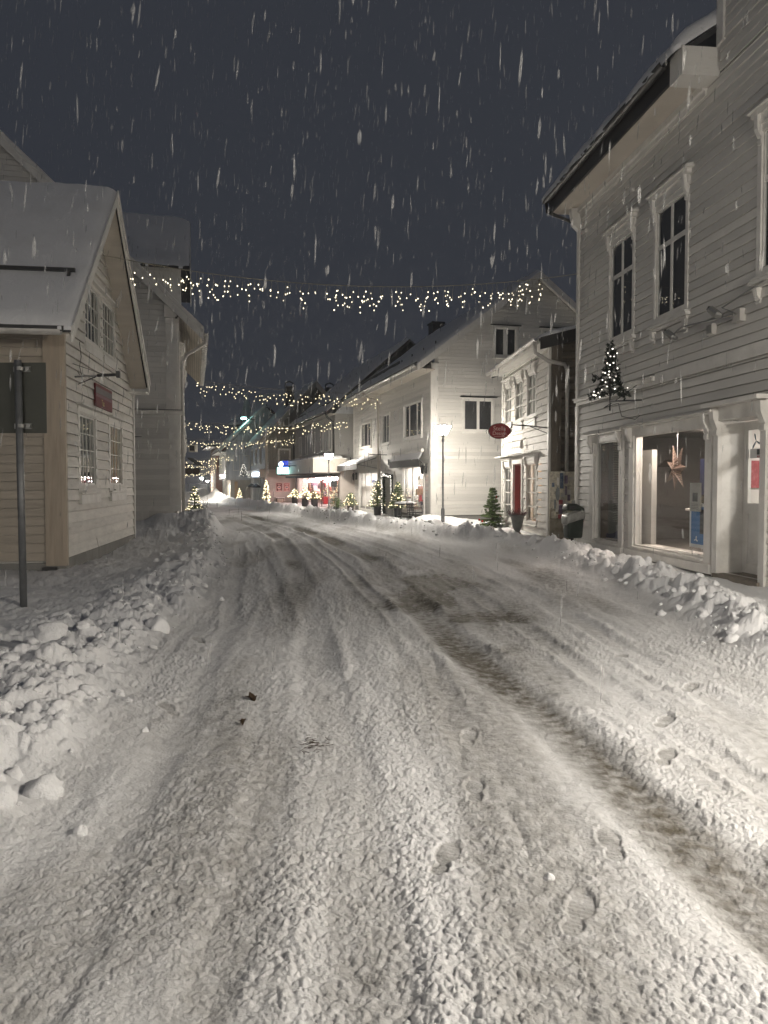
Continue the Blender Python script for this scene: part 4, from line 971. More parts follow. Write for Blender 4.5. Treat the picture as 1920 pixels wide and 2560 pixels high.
# ------------------------------------------------------------------ trees and garlands
def sprigs(g, base, dirv, L_, nn, ln, rr, w=.007):
    d = Vector(dirv).normalized(); s = d.cross(Vector((0, 0, 1))); s = s.normalized() if s.length > .01 else Vector((1, 0, 0)); n = s.cross(d)
    for i in range(nn):
        f = (i+rr.random())/nn; p = Vector(base)+d*L_*f
        a = rr.uniform(0, 6.28); o = (s*math.cos(a)+n*math.sin(a))*.9+d*.7; o.normalize()
        q = p+o*ln*(1.1-.5*f)*rr.uniform(.7, 1.2); t = o.cross(d); t = t.normalized()*w if t.length > .01 else s*w
        k = len(g.v); g.v += [tuple(p-t), tuple(p+t), tuple(q)]; g.f.append((k, k+1, k+2))
def fir(name, label, x, y, z, hgt, rad, group=None, lights=0, lm='bulb', ls=.014, pot=None, whorls=11, seed=1, baubles=(), needles='needle', cat='christmas tree', dens=1.0, ph=.3):
    rr = random.Random(seed); t = thing(name, label, cat, (x, y, z), 0, group)
    z0 = 0
    if pot:
        MB().lathe([(rad*.34, 0), (rad*.42, ph*.9), (rad*.45, ph), (rad*.40, ph), (rad*.38, ph*.9)], 14).build('pot', pot, t, True); z0 = ph*.9
    MB().tube([(0, 0, z0), (0, 0, z0+(hgt-z0)*.6), (0, 0, hgt)], [.03*hgt, .018*hgt, .004], 6).build('trunk', 'bark', t)
    g = MB(); B = MB(); tips = []
    for k in range(whorls):
        f = (k+.3)/whorls; zz = z0+.08+(hgt-z0-.1)*f; nb = int(9-4*f); rl = rad*(1-f)**.85+.05
        for j in range(nb):
            a = 6.283*(j+rr.random()*.7)/nb+k*1.3; L_ = rl*rr.uniform(.75, 1.15); dz = rr.uniform(-.25, .12)+f*.5
            d = Vector((math.cos(a), math.sin(a), dz)); base = (0, 0, zz); B.tube([base, tuple(Vector(base)+d*L_)], [.008, .003], 3, False)
            sprigs(g, base, d, L_, int(26*dens*(.4+L_/rad)), .075*min(1.2, .5+hgt*.4), rr)
            for q in (.45, .7):
                for sg in (-1, 1):
                    dd = Vector((math.cos(a+sg*.75), math.sin(a+sg*.75), dz-.05)); bp = Vector(base)+d*L_*q
                    sprigs(g, bp, dd, L_*.42*(1.2-q), int(12*dens), .06*min(1.2, .5+hgt*.4), rr)
            tips.append(Vector(base)+d*L_*rr.uniform(.55, 1.02))
    B.build('branches', 'bark', t); g.build('needles', needles, t)
    if lights:
        b = MB()
        for i in range(lights):
            f = rr.random()**1.25; a = rr.uniform(0, 6.283); r_ = (rad*(1-f)**.85+.03)*rr.uniform(.72, 1.0)
            b.ball((r_*math.cos(a), r_*math.sin(a), z0+.08+(hgt-z0-.1)*f), ls)
        o = b.build('fairy_lights', lm, t); o['kind'] = 'stuff'
    for bm_, n_ in baubles:
        for i in range(n_):
            q = rr.choice(tips); MB().lathe([(.002, .045), (.026, .036), (.034, .018), (.034, 0), (.026, -.018), (.002, -.03)], 10, tuple(q)).build('bauble', bm_, t, True)
    return t
def icicle(name, label, A, B, sag, n, drop, bulb='bulb', size=.022, seed=1, individual=False, wire=.006, f0=0, f1=1, dens=1.0, gapz=.10):
    rr = random.Random(seed); A = Vector(A); B = Vector(B)
    t = thing(name, label, 'light garland', tuple(A), 0, 'icicle light garlands hung across the street')
    P = lambda f: (B-A)*f - Vector((0, 0, sag*4*f*(1-f)))
    MB().tube([tuple(P(i/26)) for i in range(27)], wire, 4).build('wire', 'whitecord', t)
    dr = MB(); bl = MB(); me = None; cnt = 0
    for i in range(n):
        f = f0+(f1-f0)*(i+rr.random()*.9)/n
        p = P(f); L_ = drop*rr.choice((.35, .5, .7, .85, 1.0))*rr.uniform(.8, 1.1); k = max(2, int(L_/gapz)); pts = [tuple(p)]
        ax = rr.uniform(-.04, .04)
        for j in range(k):
            q = p+(B-A).normalized()*(ax*j/k+rr.uniform(-.03, .03))+Vector((rr.uniform(-.03, .03), rr.uniform(-.03, .03), -L_*(j+1)/k)); pts.append(tuple(q))
            if j > 0 or rr.random() < .4:
                c = q+(B-A).normalized()*rr.uniform(-.035, .035)+Vector((0, 0, -.01))
                for rep in range(2 if rr.random() < .25*dens else 1):
                    cc = c+Vector((rr.uniform(-.05, .05), rr.uniform(-.03, .03), rr.uniform(-.05, .02)))*rep
                    if individual and cnt < 290:
                        if me is None:
                            o = MB().ball((0, 0, 0), size, 1.35).build('bulb', bulb, t); me = o.data
                        else: o = link(bpy.data.objects.new('bulb', me), t)
                        o.location = cc; cnt += 1
                    else: bl.ball(tuple(cc), size, 1.3)
        dr.tube(pts, wire*.55, 3, False)
    o = dr.build('drop_wires', 'whitecord', t); o['kind'] = 'stuff'
    if bl.v: o = bl.build('bulbs', bulb, t); o['kind'] = 'stuff'
    return t

# ================================================================== small old house, right
def small_right_house():
    h = house('small_house', 'small old white shop house with a red door and log side wall, right side', 3.87, 24.9, .057, -1)
    w, dep = 5.55, 7.0; sd = SIDEW(w)
    hl = [(.30, 1.26, .36, 2.02), (1.60, 2.72, .0, 2.08), (3.18, 4.32, .38, 2.08)]
    walls(h, w, dep, -.1, 4.95, 'white_old', hl)
    holes = []
    for a in (.34, 1.82, 3.28):
        holes.append(window(h, FRONT, a, a+.84, 3.40, 4.46, .11, (.5,), (.34, .67), mun=.028, cap=.20, proud=.035, back='curtain', gd=-.008))
        MB().box(a-.10, a+.94, 0, .07, 3.03, 3.25, FRONT).build('apron', 'trim', h)
    holes.append(window(h, FRONT, .36, 1.20, .44, 1.96, .12, (.5,), (.25, .5, .75), mun=.03, cap=.20, proud=.04, back=None, gd=-.008))
    holes.append(window(h, FRONT, 3.24, 4.26, .46, 2.00, .12, (.5,), (.25, .5, .75), mun=.03, cap=.20, proud=.04, back=None, gd=-.008))
    holes.append((1.55, 2.78, .0, 2.12))
    g = MB(); g.box(1.52, 1.63, 0, .07, .02, 2.18, FRONT); g.box(2.69, 2.80, 0, .07, .02, 2.18, FRONT); g.box(1.632, 2.688, 0, .07, 2.06, 2.18, FRONT); g.build('door_frame', 'trim', h)
    MB().box(1.60, 1.64, -.42, -.002, .05, 2.06, FRONT).box(2.68, 2.72, -.42, -.002, .05, 2.06, FRONT).box(1.642, 2.678, -.42, -.002, 2.02, 2.055, FRONT).build('door_reveal', mat('dull_red_paint', (.30, .07, .06), .55, .12, 4), h)
    d = MB(); ring(d, FRONT, 1.66, 2.66, .05, 2.02, (.12, .12, .55, .12), -.46, -.42)
    for r_ in (.95, 1.30, 1.65): d.box(1.78, 2.54, -.455, -.425, r_, r_+.04, FRONT)
    d.box(2.14, 2.18, -.457, -.423, .60, 1.90, FRONT)
    dr = d.build('red_door', 'red', h); MB().quad(FRONT(1.78, -.44, .6), FRONT(2.54, -.44, .6), FRONT(2.54, -.44, 1.9), FRONT(1.78, -.44, 1.9)).build('pane', 'glass', dr)
    MB().box(1.74, 1.77, -.42, -.38, .95, 1.05, FRONT).build('handle', 'steel', dr)
    MB().box(1.60, 2.72, -.40, .25, -.15, .045, FRONT).build('door_step', 'stone', h)
    g = MB()
    for a, b in ((-.22, 1.5), (1.45, 2.85), (2.88, 4.66)): g.box(a, b, 0, .26, 2.30, 2.325, FRONT)
    g.build('drip_board', 'trim', h)
    clad(h, FRONT, .11, w-.11, .12, 4.86, .188, holes, 'white_old', .04, seed=31, maxlen=5, jit=.006, gap=.014)
    MB().box(-.04, .108, -.06, .0, .0, 4.86).box(w-.108, w+.02, -.06, .0, .0, 4.86).build('corner_board', 'trim', h)
    MB().box(.0, w, .0, .098, -.1, .11).build('foundation', 'stone', h)
    # log side wall toward the viewer
    for i in range(27):
        z = .10+i*.195; MB().prism([(0, z), (.05, z+.012), (.075, z+.05), (.08, z+.097), (.075, z+.145), (.05, z+.182), (0, z+.194)], .27, dep, lambda d_, z_, u: sd(u, d_-.07, z_)).build('log', 'log', h)
    MB().box(w+.021, w+.075, .0, .25, .0, 4.95).build('corner_post', 'log', h)
    rb, rz, e0 = 3.5, 6.0, 5.02
    MB().prism([(.14, 4.952), (dep, 4.952), (rb, rz-.05)], w-.14, w-.10, lambda b, z, a: (a, b, z)).build('gable', 'log', h)
    g = MB(); slab(g, RX, -.35, w+.22, -.36, e0, rb, rz, .0, .09); slab(g, RX, -.35, w+.22, 2*rb+.36, e0, rb, rz, .0, .09); g.build('roof', 'roof', h)
    barge(h, RX, w+.225, w+.255, -.34, e0+.07, rb, rz+.07, .30, 'black'); barge(h, RX, -.385, -.355, -.34, e0+.07, rb, rz+.07, .18, 'black')
    snow_sheet(h, RX, -.36, w+.24, -.40, e0+.09, rb, rz+.09, .10, (50, 24), 41, .08)
    MB().box(-.3, w+.2, -.36, .0, 4.965, 4.99).box(-.3, w+.2, -.38, -.362, 4.93, 5.10).build('eave_board', 'trim', h)
    MB().box(.0, w, -.06, .0, 4.87, 4.962).build('frieze', 'trim', h)
    gutter(h, lambda a, db, dz: (a, -.46+db, 5.06+dz), -.4, w+.3, .075, n=4)
    rr = random.Random(5)      # lumps of ice in the gutter
    g = MB()
    for i in range(26):
        u = -.3+i*(w+.4)/26; g.ball((u+rr.uniform(-.05, .05), -.46+rr.uniform(-.03, .03), 5.05+rr.uniform(-.02, .03)), rr.uniform(.05, .10), .7)
    g.build('gutter_ice', 'snow', h, True)['kind'] = 'stuff'
    downpipe(h, [(w+.16, -.46, 4.98), (w+.16, -.44, 4.72), (w+.14, -.10, 4.52), (w+.12, .30, 4.45), (w+.12, .38, 4.30), (w+.12, .38, 1.6)], .05)
    room(h, FRONT, .2, 1.5, .3, 2.2, 2.0, 'int_brown', 'roomlight', 0); room(h, FRONT, 3.1, 4.5, .3, 2.2, 1.6, 'warmroom', 'roomlight', 1); room(h, FRONT, 1.64, 2.68, .1, 2.1, 1.6, 'int_brown', 'roomlight', 0, d0=-.5)
    cur = MB()
    for k in range(20): cur.quad(FRONT(3.24+k*.026, -.14+.015*math.sin(k*2), .46), FRONT(3.266+k*.026, -.14+.015*math.sin(k*2+2), .46), FRONT(3.266+k*.026, -.14+.015*math.sin(k*2+2), 2.0), FRONT(3.24+k*.026, -.14+.015*math.sin(k*2), 2.0))
    cur.build('curtain', 'curtain', h)
    b = MB(); rr = random.Random(2)
    for i in range(22): b.ball(FRONT(3.85+rr.uniform(-.08, .25), -.25, .6+i*.05), .018)
    o = b.build('window_lights', 'bulb', h); o['kind'] = 'stuff'
small_right_house()
def on_small(name, label, cat, group=None): return thing(name, label, cat, (3.87, 24.9, 0), math.atan2(-1, .057), group)
t = on_small('hanging_sign', 'oval red hanging sign on a black iron arm in front of the small house', 'sign')
MB().tube([FRONT(5.45, .02, 2.88), FRONT(5.45, .45, 2.93), FRONT(5.45, .98, 2.96)], .016, 6).tube([FRONT(5.45, .02, 2.74), FRONT(5.45, .50, 2.92)], .010, 5).box(5.43, 5.47, .95, .99, 2.88, 3.04, FRONT).build('arm', 'black', t)
MB().tube([FRONT(5.2, .02, 3.30), FRONT(5.43, .6, 2.97)], .005, 4).build('wire', 'black', t)
# the oval panel faces down the street; it hangs across the arm
ov = lambda u, d, z: (5.45-d, -u, z)
pl = MB(); N_ov = 36
ring_ = [(1.28+.275*math.cos(2*math.pi*i/N_ov), 2.80+.185*math.sin(2*math.pi*i/N_ov)) for i in range(N_ov)]
pl.prism(ring_, -.015, .015, lambda u, z, d: ov(u, -d, z)); pl.build('panel', mat('oval_red_enamel', (.30, .016, .02), .5, .12, 9, (.2, .01, .015), .4, 8), t)
rim = MB(); rim.tube([ov(a, .0, b) for a, b in ring_]+[ov(*((ring_[0][0], .0, ring_[0][1])))], .014, 5, False); rim.build('rim', 'black', t)
MB().tube([FRONT(5.45, .98, 2.95), FRONT(5.45, 1.10, 2.98), FRONT(5.45, 1.28, 3.0)], .008, 5).tube([FRONT(5.45, 1.56, 2.86), FRONT(5.45, 1.62, 2.80), FRONT(5.45, 1.60, 2.74)], .007, 5).tube([FRONT(5.45, .99, 2.92), FRONT(5.45, 1.0, 2.70)], .006, 5).build('scroll', 'black', t)
text('Stella', 'lettering', .15, 'pinkprint', t, lambda u, d, z: (5.45+d, -u, z), 1.28, .018, 2.86, -1)
text('Design', 'lettering', .13, 'pinkprint', t, lambda u, d, z: (5.45+d, -u, z), 1.28, .018, 2.74, -1)
MB().box(-.14, .14, -.001, .0, -.008, .0, lambda u, d, z: (5.469+d, -1.28-u, 2.665+z)).build('underline', 'pinkprint', t)
t = on_small('porch_lamp', 'white wall lamp of the small house beside its iron sign arm', 'lamp')
MB().tube([FRONT(3.05, .02, 2.78), FRONT(3.05, .10, 2.72)], .02, 6).lathe([(.03, 2.72), (.05, 2.62), (.06, 2.52), (.03, 2.46)], 10, FRONT(3.05, .14, 0)).build('lamp_body', 'trim', t)

# poster wall between the houses
t = thing('poster_wall', 'short mossy board wall covered in torn poster scraps between the two white houses', 'notice board', (4.09, 18.95, 0), -.10)
rr = random.Random(9)
zs = [-.1, .28, .58, .85, 1.08, 1.42, 1.78]
for k in range(6):
    xs = [0, .30, .60] if k % 2 else [0, .18, .44, .60]
    for a, b in zip(xs[:-1], xs[1:]): MB().box(a+.002, b-.003, rr.uniform(-.012, .008), .10, zs[k]+.002, zs[k+1]-.003).build('board', 'slab' if k < 3 else 'scrap', t)
for i in range(46):
    a = rr.uniform(.0, .50); z = rr.uniform(.62, 1.66); w_ = rr.uniform(.05, .13); hh = rr.uniform(.06, .20); tl = rr.uniform(-.02, .02); d = -.013-.0006*i
    g = MB(); g.hexa([(a, d, z), (a+w_, d, z+tl), (a+w_, d+.0005, z+tl), (a, d+.0005, z), (a-tl, d-rr.uniform(0, .008), z+hh), (a+w_-tl, d, z+hh+tl), (a+w_-tl, d+.0005, z+hh+tl), (a-tl, d+.0005, z+hh)])
    g.build('poster_scrap', rr.choice(['scrap', 'scrap', 'scrap', 'paper', 'paper']), t)
for (a, z, w_, hh, m_) in ((.235, 1.36, .085, .38, 'bluepaper'), (.345, 1.48, .08, .20, 'plumpaper'), (.36, 1.20, .05, .22, 'plumpaper'), (.215, .97, .095, .11, 'redpaper'), (.215, .74, .09, .21, 'plumpaper'), (.20, .62, .10, .10, 'redpaper'), (.10, .86, .05, .22, 'oval'), (.42, 1.06, .07, .15, 'plumpaper'), (.045, 1.40, .06, .10, 'bluepaper')):
    MB().box(a, a+w_, -.055, -.045, z, z+hh).build('poster', m_, t)
MB().prism([(.185+.05*math.cos(i*.4488), 1.23+.17*math.sin(i*.4488)) for i in range(14)], -.060, -.056, lambda x, z, y: (x, y, z)).build('poster', 'oval', t)
# litter bin
t = thing('litter_bin', 'dark green litter bin on a post with a pale bag pulled over its rim', 'litter bin', (4.13, 16.75, 0), .18)
MB().tube([(.02, .10, -.05), (.02, .10, .60)], .030, 8).tube([(-.02, .13, -.05), (-.02, .13, .5)], .015, 6).build('post', 'black', t)
def rrect(hw, hd, r, k=4):
    P = []
    for cx, cyy, a0 in ((hw-r, hd-r, 0), (-hw+r, hd-r, 90), (-hw+r, -hd+r, 180), (hw-r, -hd+r, 270)):
        for i in range(k+1):
            a = math.radians(a0+90*i/k); P.append((cx+r*math.cos(a), cyy+r*math.sin(a)))
    return P
def loft(secs):
    g = MB(); n = len(secs[0][1])
    for z, P in secs: g.v += [(x, y, z+zz) for x, y, zz in [(p + (0,))[:3] if len(p) == 2 else p for p in P]]
    for i in range(len(secs)-1):
        for j in range(n): q = (j+1) % n; g.f.append((i*n+j, i*n+q, (i+1)*n+q, (i+1)*n+j))
    g.f.append(tuple(range(n-1, -1, -1))); e = (len(secs)-1)*n; g.f.append(tuple(range(e, e+n))); return g
loft([(.30, rrect(.15, .13, .05)), (.33, rrect(.17, .15, .06)), (.60, rrect(.185, .165, .06)), (.80, rrect(.195, .175, .06))]).build('body', 'bin', t, True)
bagp = lambda s_, dz: [(x*s_, y*s_, dz*math.sin(5*math.atan2(y, x))*.02-.10*(x < 0)*1.0*abs(x)/.2) for x, y in rrect(.205, .185, .07)]
loft([(.70, bagp(1.0, 1.5)), (.76, bagp(1.05, 1.0)), (.84, bagp(1.06, .6)), (.90, bagp(1.0, .3))]).build('bag', 'bag', t, True)
loft([(.90, rrect(.205, .185, .06)), (.95, rrect(.20, .18, .06)), (1.02, [(x-.05*(1), y) for x, y in rrect(.13, .15, .06)]), (1.05, [(x-.06, y) for x, y in rrect(.10, .12, .06)])]).build('lid', 'bin', t, True)
MB().box(-.17, -.02, -.19, -.165, .92, 1.0).build('slot', 'black', t)
MB().box(-.08, -.02, -.14, -.10, 1.05, 1.12).build('drink_can', 'steel', t)
# urn with heather
t = thing('planter_urn', 'dark grey urn filled with dry heather standing in front of the red door', 'planter', (3.58, 20.6, gz(3.58, 20.6)))
MB().lathe([(.13, -.1), (.14, .02), (.10, .05), (.06, .09), (.09, .13), (.13, .22), (.16, .40), (.19, .50), (.22, .52), (.22, .55), (.18, .55), (.16, .48)], 20).build('urn', 'urn', t, True)
g = MB(); rr = random.Random(4)
for i in range(60):
    a = rr.uniform(0, 6.28); b = rr.uniform(.2, 1.1); L_ = rr.uniform(.14, .27); d = (math.cos(a)*math.cos(b), math.sin(a)*math.cos(b), math.sin(b)); sprigs(g, (math.cos(a)*.08, math.sin(a)*.08, .50), d, L_, 16, .05, rr, .009)
g.build('heather', 'heather', t)
fir('small_christmas_tree', 'small fir with red and white baubles against the white gable corner', 3.42, 24.2, .05, 1.30, .42, seed=5, whorls=14, baubles=(('bauble_red', 7), ('bauble_white', 5), ('bauble_blue', 2)), dens=2.6)

# ================================================================== big white gable house (cafe)
def cafe_house():
    h = house('cafe_house', 'big white clapboard house with a wide gable, awnings and lit shop windows', -1.55, 39.8, .2565, -1)
    w, dep = 13.0, 7.9; sd = SIDEW(w)
    hl = [(1.35, 5.35, .15, 2.05), (9.35, 12.25, .36, 2.16), (6.30, 8.02, .0, 1.92)]
    walls(h, w, dep, -.1, 5.75, 'white', hl)
    MB().prism([(.14, 5.752), (dep, 5.752), (dep, 5.95), (3.95, 8.93), (.14, 5.95)], w-.14, w-.10, lambda b, z, a: (a, b, z)).build('gable_wall', 'white', h)
    H = []
    H.append(window(h, FRONT, 1.70, 3.85, 3.28, 4.32, .12, (.27, .66), (), proud=.06, back='dark', post=.07))
    H.append(window(h, FRONT, 6.10, 7.25, 3.26, 4.40, .12, (.5,), (), proud=.06, back='dark'))
    H.append(window(h, FRONT, 9.60, 11.85, 3.30, 4.48, .12, (.27, .72), (), proud=.06, back='dark', post=.07))
    for g0, g1, z0, z1, cs in ((1.45, 5.25, .25, 1.96, (.30, .62)), (9.45, 12.15, .48, 2.08, (.45,))):
        H.append(window(h, FRONT, g0, g1, z0, z1, .12, cs, (), proud=.06, back=None, post=.12, label='lit shop window'))
        u = g0; room(h, FRONT, g0-.08, g1+.08, z0-.08, z1+.06, 1.8, 'plank_int', 'shoplight', 2, 'tan')
        rr = random.Random(int(g0*10)); 
        for k in range(30):
            a = rr.uniform(g0+.1, g1-.3); zz = rr.uniform(z0, z1-.4); MB().box(a, a+rr.uniform(.06, .22), -rr.uniform(.5, 1.6)-.1, -.45, zz, zz+rr.uniform(.08, .3), FRONT).build('goods', rr.choice(['paper', 'red', 'tan', 'whiteprint', 'posternavy', 'warmroom', 'pinkprint']), h)
        for k in range(3): MB().box(g0+.1, g1-.1, -1.4, -1.1, z0+.3+k*.45, z0+.33+k*.45, FRONT).build('shelf', 'plank_int', h)
    H.append((6.28, 8.06, .0, 1.98))
    g = MB(); g.box(6.24, 6.36, 0, .06, .0, 1.98, FRONT); g.box(7.98, 8.10, 0, .06, .0, 1.98, FRONT); g.box(6.362, 7.978, 0, .06, 1.87, 1.98, FRONT); g.build('door_frame', 'trim', h)
    d = MB().box(6.37, 7.97, -.42, -.36, .02, 1.87, FRONT).build('door', 'bluewhite', h); MB().box(7.1, 7.14, -.36, -.352, .05, 1.85, FRONT).build('door_gap', 'black', d)
    MB().box(7.18, 7.22, -.355, -.30, .85, .97, FRONT).build('handle', 'steel', d)
    MB().box(6.33, 6.36, -.40, -.002, .0, 1.88, FRONT).box(7.98, 8.01, -.40, -.002, .0, 1.88, FRONT).build('door_reveal', 'trim', h)
    clad(h, FRONT, .12, w-.16, .35, 5.72, .125, H, 'white', .02, seed=41, maxlen=12)
    gl = lambda z: (max(.0, (z-5.97)/.755), min(dep, 7.9-(z-5.97)/.755))
    G = [window(h, sd, 1.25, 2.25, 3.42, 4.42, .12, (.5,), (), post=.10, proud=.05, back='dark', cap=0), window(h, sd, 2.42, 3.15, 6.12, 7.02, .12, (.5,), (), post=.16, proud=.05, back='dark'), window(h, sd, 4.32, 5.06, 6.12, 7.02, .12, (.5,), (), post=.16, proud=.05, back='dark')]
    for a, b, z in ((1.05, 2.45, 4.55), (2.2, 3.36, 7.15), (4.1, 5.28, 7.15)): MB().box(a, b, 0, .10, z, z+.03, sd).build('drip_board', 'black', h)
    clad(h, sd, .22, dep, .35, 8.85, .125, G, 'white', .02, lambda z: (max(.22, gl(z)[0]), gl(z)[1]), seed=42, maxlen=12)
    MB().box(w, w+.045, -.045, .215, .33, 5.72).box(w-.155, w-.001, -.045, .0, .33, 5.72).box(.0, .118, -.045, .0, .33, 5.72).build('corner_board', 'trim', h)
    MB().box(.05, w-.04, .02, .098, -.2, .345).box(w-.096, w-.03, .10, dep, -.2, .345).build('foundation', 'stone', h)
    e0, rz, rb, oh = 5.72, 8.98, 3.95, .62; sl = (rz-e0+.2)/(rb+oh)
    z_e = rz-(rb+oh)*.755+.0
    g = MB(); slab(g, RX, -.2, w+.38, -oh, z_e, rb, rz, .0, .10); slab(g, RX, -.2, w+.38, 2*rb+oh, z_e, rb, rz, .0, .10); g.build('roof', 'roof', h)
    snow_sheet(h, RX, -.2, w+.40, -oh, z_e+.10, rb, rz+.10, .15, (70, 34), 51, .08)
    for bb in (-oh, 2*rb+oh):
        barge(h, RX, w+.385, w+.415, bb, z_e+.10, rb, rz+.10, .26); barge(h, RX, w+.05, w+.383, bb+(.02 if bb < 0 else -.02), z_e-.002, rb, rz-.002, .03, 'white', 'verge_soffit')
    MB().box(-.1, w+.38, -oh+.02, .0, z_e-.10, z_e-.07).build('soffit', 'cream', h)
    MB().box(-.1, w+.38, -oh-.02, -oh+.018, z_e-.12, z_e+.08).build('fascia', 'trim', h)
    gutter(h, lambda a, db, dz: (a, -oh-.09+db, z_e+.06+dz), -.15, w+.40, .07, 'zinc')
    MB().box(-.1, w+.4, -oh-.06, -oh-.025, z_e+.10, z_e+.15).build('eave_flashing', 'black', h)
    g = MB()
    for i in range(9): g.box(.3+i*1.5, .34+i*1.5, .35, .39, z_e+1.0*.755+.12, z_e+1.0*.755+.34)
    g.box(.0, 7.4, .36, .40, z_e+.76+.24, z_e+.76+.36); g.build('snow_guard', 'black', h)
    downpipe(h, [(5.25, -oh-.09, z_e), (5.30, -oh-.05, z_e-.18), (5.55, -.14, z_e-.32), (5.58, -.10, z_e-.5), (5.58, -.10, .1)], .045, 'beige')
    downpipe(h, [(5.95, -.10, 2.9), (5.95, -.10, .1)], .03, 'beige', 'conduit')
    # chimney on the far slope
    MB().box(1.0, 1.7, 3.7, 4.3, rz-.4, rz+.55).box(.95, 1.75, 3.65, 4.35, rz+.552, rz+.66).build('chimney', 'black', h)
    for a, z in ((.78, 1.80), (12.52, 1.98)):
        l = MB().box(a-.03, a+.03, 0, .10, z-.14, z+.22, FRONT).build('wall_lantern', 'black', h)
        MB().lathe([(.02, .20), (.09, .10), (.075, .09), (.05, -.14), (.02, -.18)], 6, FRONT(a, .20, z)).build('lantern_cage', 'black', l)
    for a, z in ((3.1, 2.62), (6.85, 2.70)): MB().tube([FRONT(a, .02, z), FRONT(a, .85, z+.02)], .018, 5).box(a-.02, a+.02, .82, .86, z-.05, z+.09, FRONT).build('sign_arm', 'black', h)
    MB().box(7.15, 7.20, .02, .07, 2.25, 2.5, FRONT).build('hook', 'black', h)
cafe_house()
def on_cafe(name, label, cat, group=None): return thing(name, label, cat, (-1.55, 39.8, 0), math.atan2(-1, .2565), group)
for a, b, z, name, lab in ((.35, 5.35, 2.50, 'awning', 'snow covered half open awning over the far shop window of the cafe house'), (8.1, 12.25, 2.52, 'awning', 'rolled up dark awning over the near shop window of the cafe house')):
    t = on_cafe(name, lab, 'awning')
    out = 1.0 if a < 1 else .22
    g = MB(); g.hexa([FRONT(a, .02, z+.14), FRONT(b, .02, z+.14), FRONT(b, out, z-.18), FRONT(a, out, z-.18), FRONT(a, .02, z+.17), FRONT(b, .02, z+.17), FRONT(b, out, z-.15), FRONT(a, out, z-.15)]); g.build('canvas', 'awn', t)
    MB().box(a, b, out, out+.03, z-.40 if a < 1 else z-.42, z-.15, FRONT).build('valance', 'awn', t)
    MB().tube([FRONT(a, .10, z+.16), FRONT(b, .10, z+.16)], .07, 8).build('roller', 'trim', t)
    snow_sheet(t, lambda p_, q, zz: FRONT(p_, q, zz), a, b, out+.02, z-.15, .05, z+.19, .09 if a < 1 else .04, (30, 8), 61, .03, 'awning_snow')
    for u in (a+.1, b-.1): MB().tube([FRONT(u, .03, z-.35), FRONT(u, out, z-.17)], .015, 5).build('awning_arm', 'black', t)
t = on_cafe('door_garland', 'dark fir garland with white bulbs framing the cafe door', 'garland')
g = MB(); b = MB(); rr = random.Random(8)
path = [(6.44, .10)]+[(6.40+.02*math.sin(i), .1+i*.13) for i in range(14)]+[(6.45+i*.15, 1.80+.05*math.sin(i*.6)) for i in range(10)]+[(7.93, 1.75-i*.13) for i in range(7)]
for (a, z), (c, e) in zip(path[:-1], path[1:]):
    for k in range(16): sprigs(g, FRONT(a+rr.uniform(-.02, .02), .05, z), Vector(FRONT(c, .05, e))-Vector(FRONT(a, .05, z))+Vector((rr.uniform(-.03, .03), rr.uniform(-.03, .03), rr.uniform(-.03, .03))), .15, 5, .14, rr, .012)
    for k in range(2): b.ball(FRONT(a+rr.uniform(-.09, .09), .15, z+rr.uniform(-.06, .06)), .018)
g.build('greenery', 'tneedle', t); o = b.build('bulbs', 'bulbwhite', t); o['kind'] = 'stuff'
fir('potted_christmas_tree', 'lit potted fir left of the cafe door by the downpipe', -.28, 32.6, 0, 1.62, .40, 'lit christmas trees outside the cafe', 48, pot='pot', seed=11, ls=.022, ph=.5, dens=.8)
fir('potted_christmas_tree', 'lit potted fir right of the cafe door behind the snowy table', .55, 30.6, 0, 1.55, .36, 'lit christmas trees outside the cafe', 48, pot='pot', seed=12, ls=.022, ph=.5, dens=.8)
fir('potted_christmas_tree', 'small lit bushy fir in a tub at the far end of the cafe front', -1.62, 37.2, 0, 1.02, .40, 'lit christmas trees outside the cafe', 50, pot='barkpot', seed=13, ls=.024, ph=.4, dens=.8)
fir('evergreen_shrub', 'dark evergreen shrub in a pot past the far end of the cafe', -2.35, 38.0, 0, .75, .40, None, 0, pot='pot', seed=14, cat='shrub', whorls=8, dens=.9)
t = thing('cafe_table', 'snow topped metal cafe table in front of the near shop window of the cafe', 'table', (.80, 28.5, gz(.8, 28.5)-.1), .2)
MB().lathe([(.42, .64), (.43, .66), (.42, .68)], 20).build('table_top', 'black', t); MB().lathe([(.40, .681), (.38, .73), (.2, .76), (.03, .76)], 20).build('table_snow', 'snow', t, True)
for i in range(4):
    a = .785+i*1.571; MB().tube([(math.cos(a)*.34, math.sin(a)*.34, -.05), (math.cos(a)*.26, math.sin(a)*.26, .64)], .014, 5).build('leg', 'black', t)
MB().lathe([(.30, .22), (.30, .24)], 16).build('shelf', 'black', t)
t = thing('table_planter', 'small white pot with a dark plant on the snowy cafe table', 'plant pot', (.93, 28.5, gz(.8, 28.5)+.60))
MB().lathe([(.06, 0), (.08, .16), (.06, .16)], 12).build('pot', 'whiteprint', t); g = MB()
for i in range(16): sprigs(g, (0, 0, .14), (math.cos(i), math.sin(i), 1), .12, 8, .05, rr)
g.build('plant', 'heather', t)
t = thing('metal_chair', 'black metal slatted chair beside the snowy cafe table', 'chair', (1.12, 27.9, gz(1.12, 27.9)-.08), 2.2)
MB().box(-.20, .20, -.20, .20, .36, .385).build('seat', 'black', t)
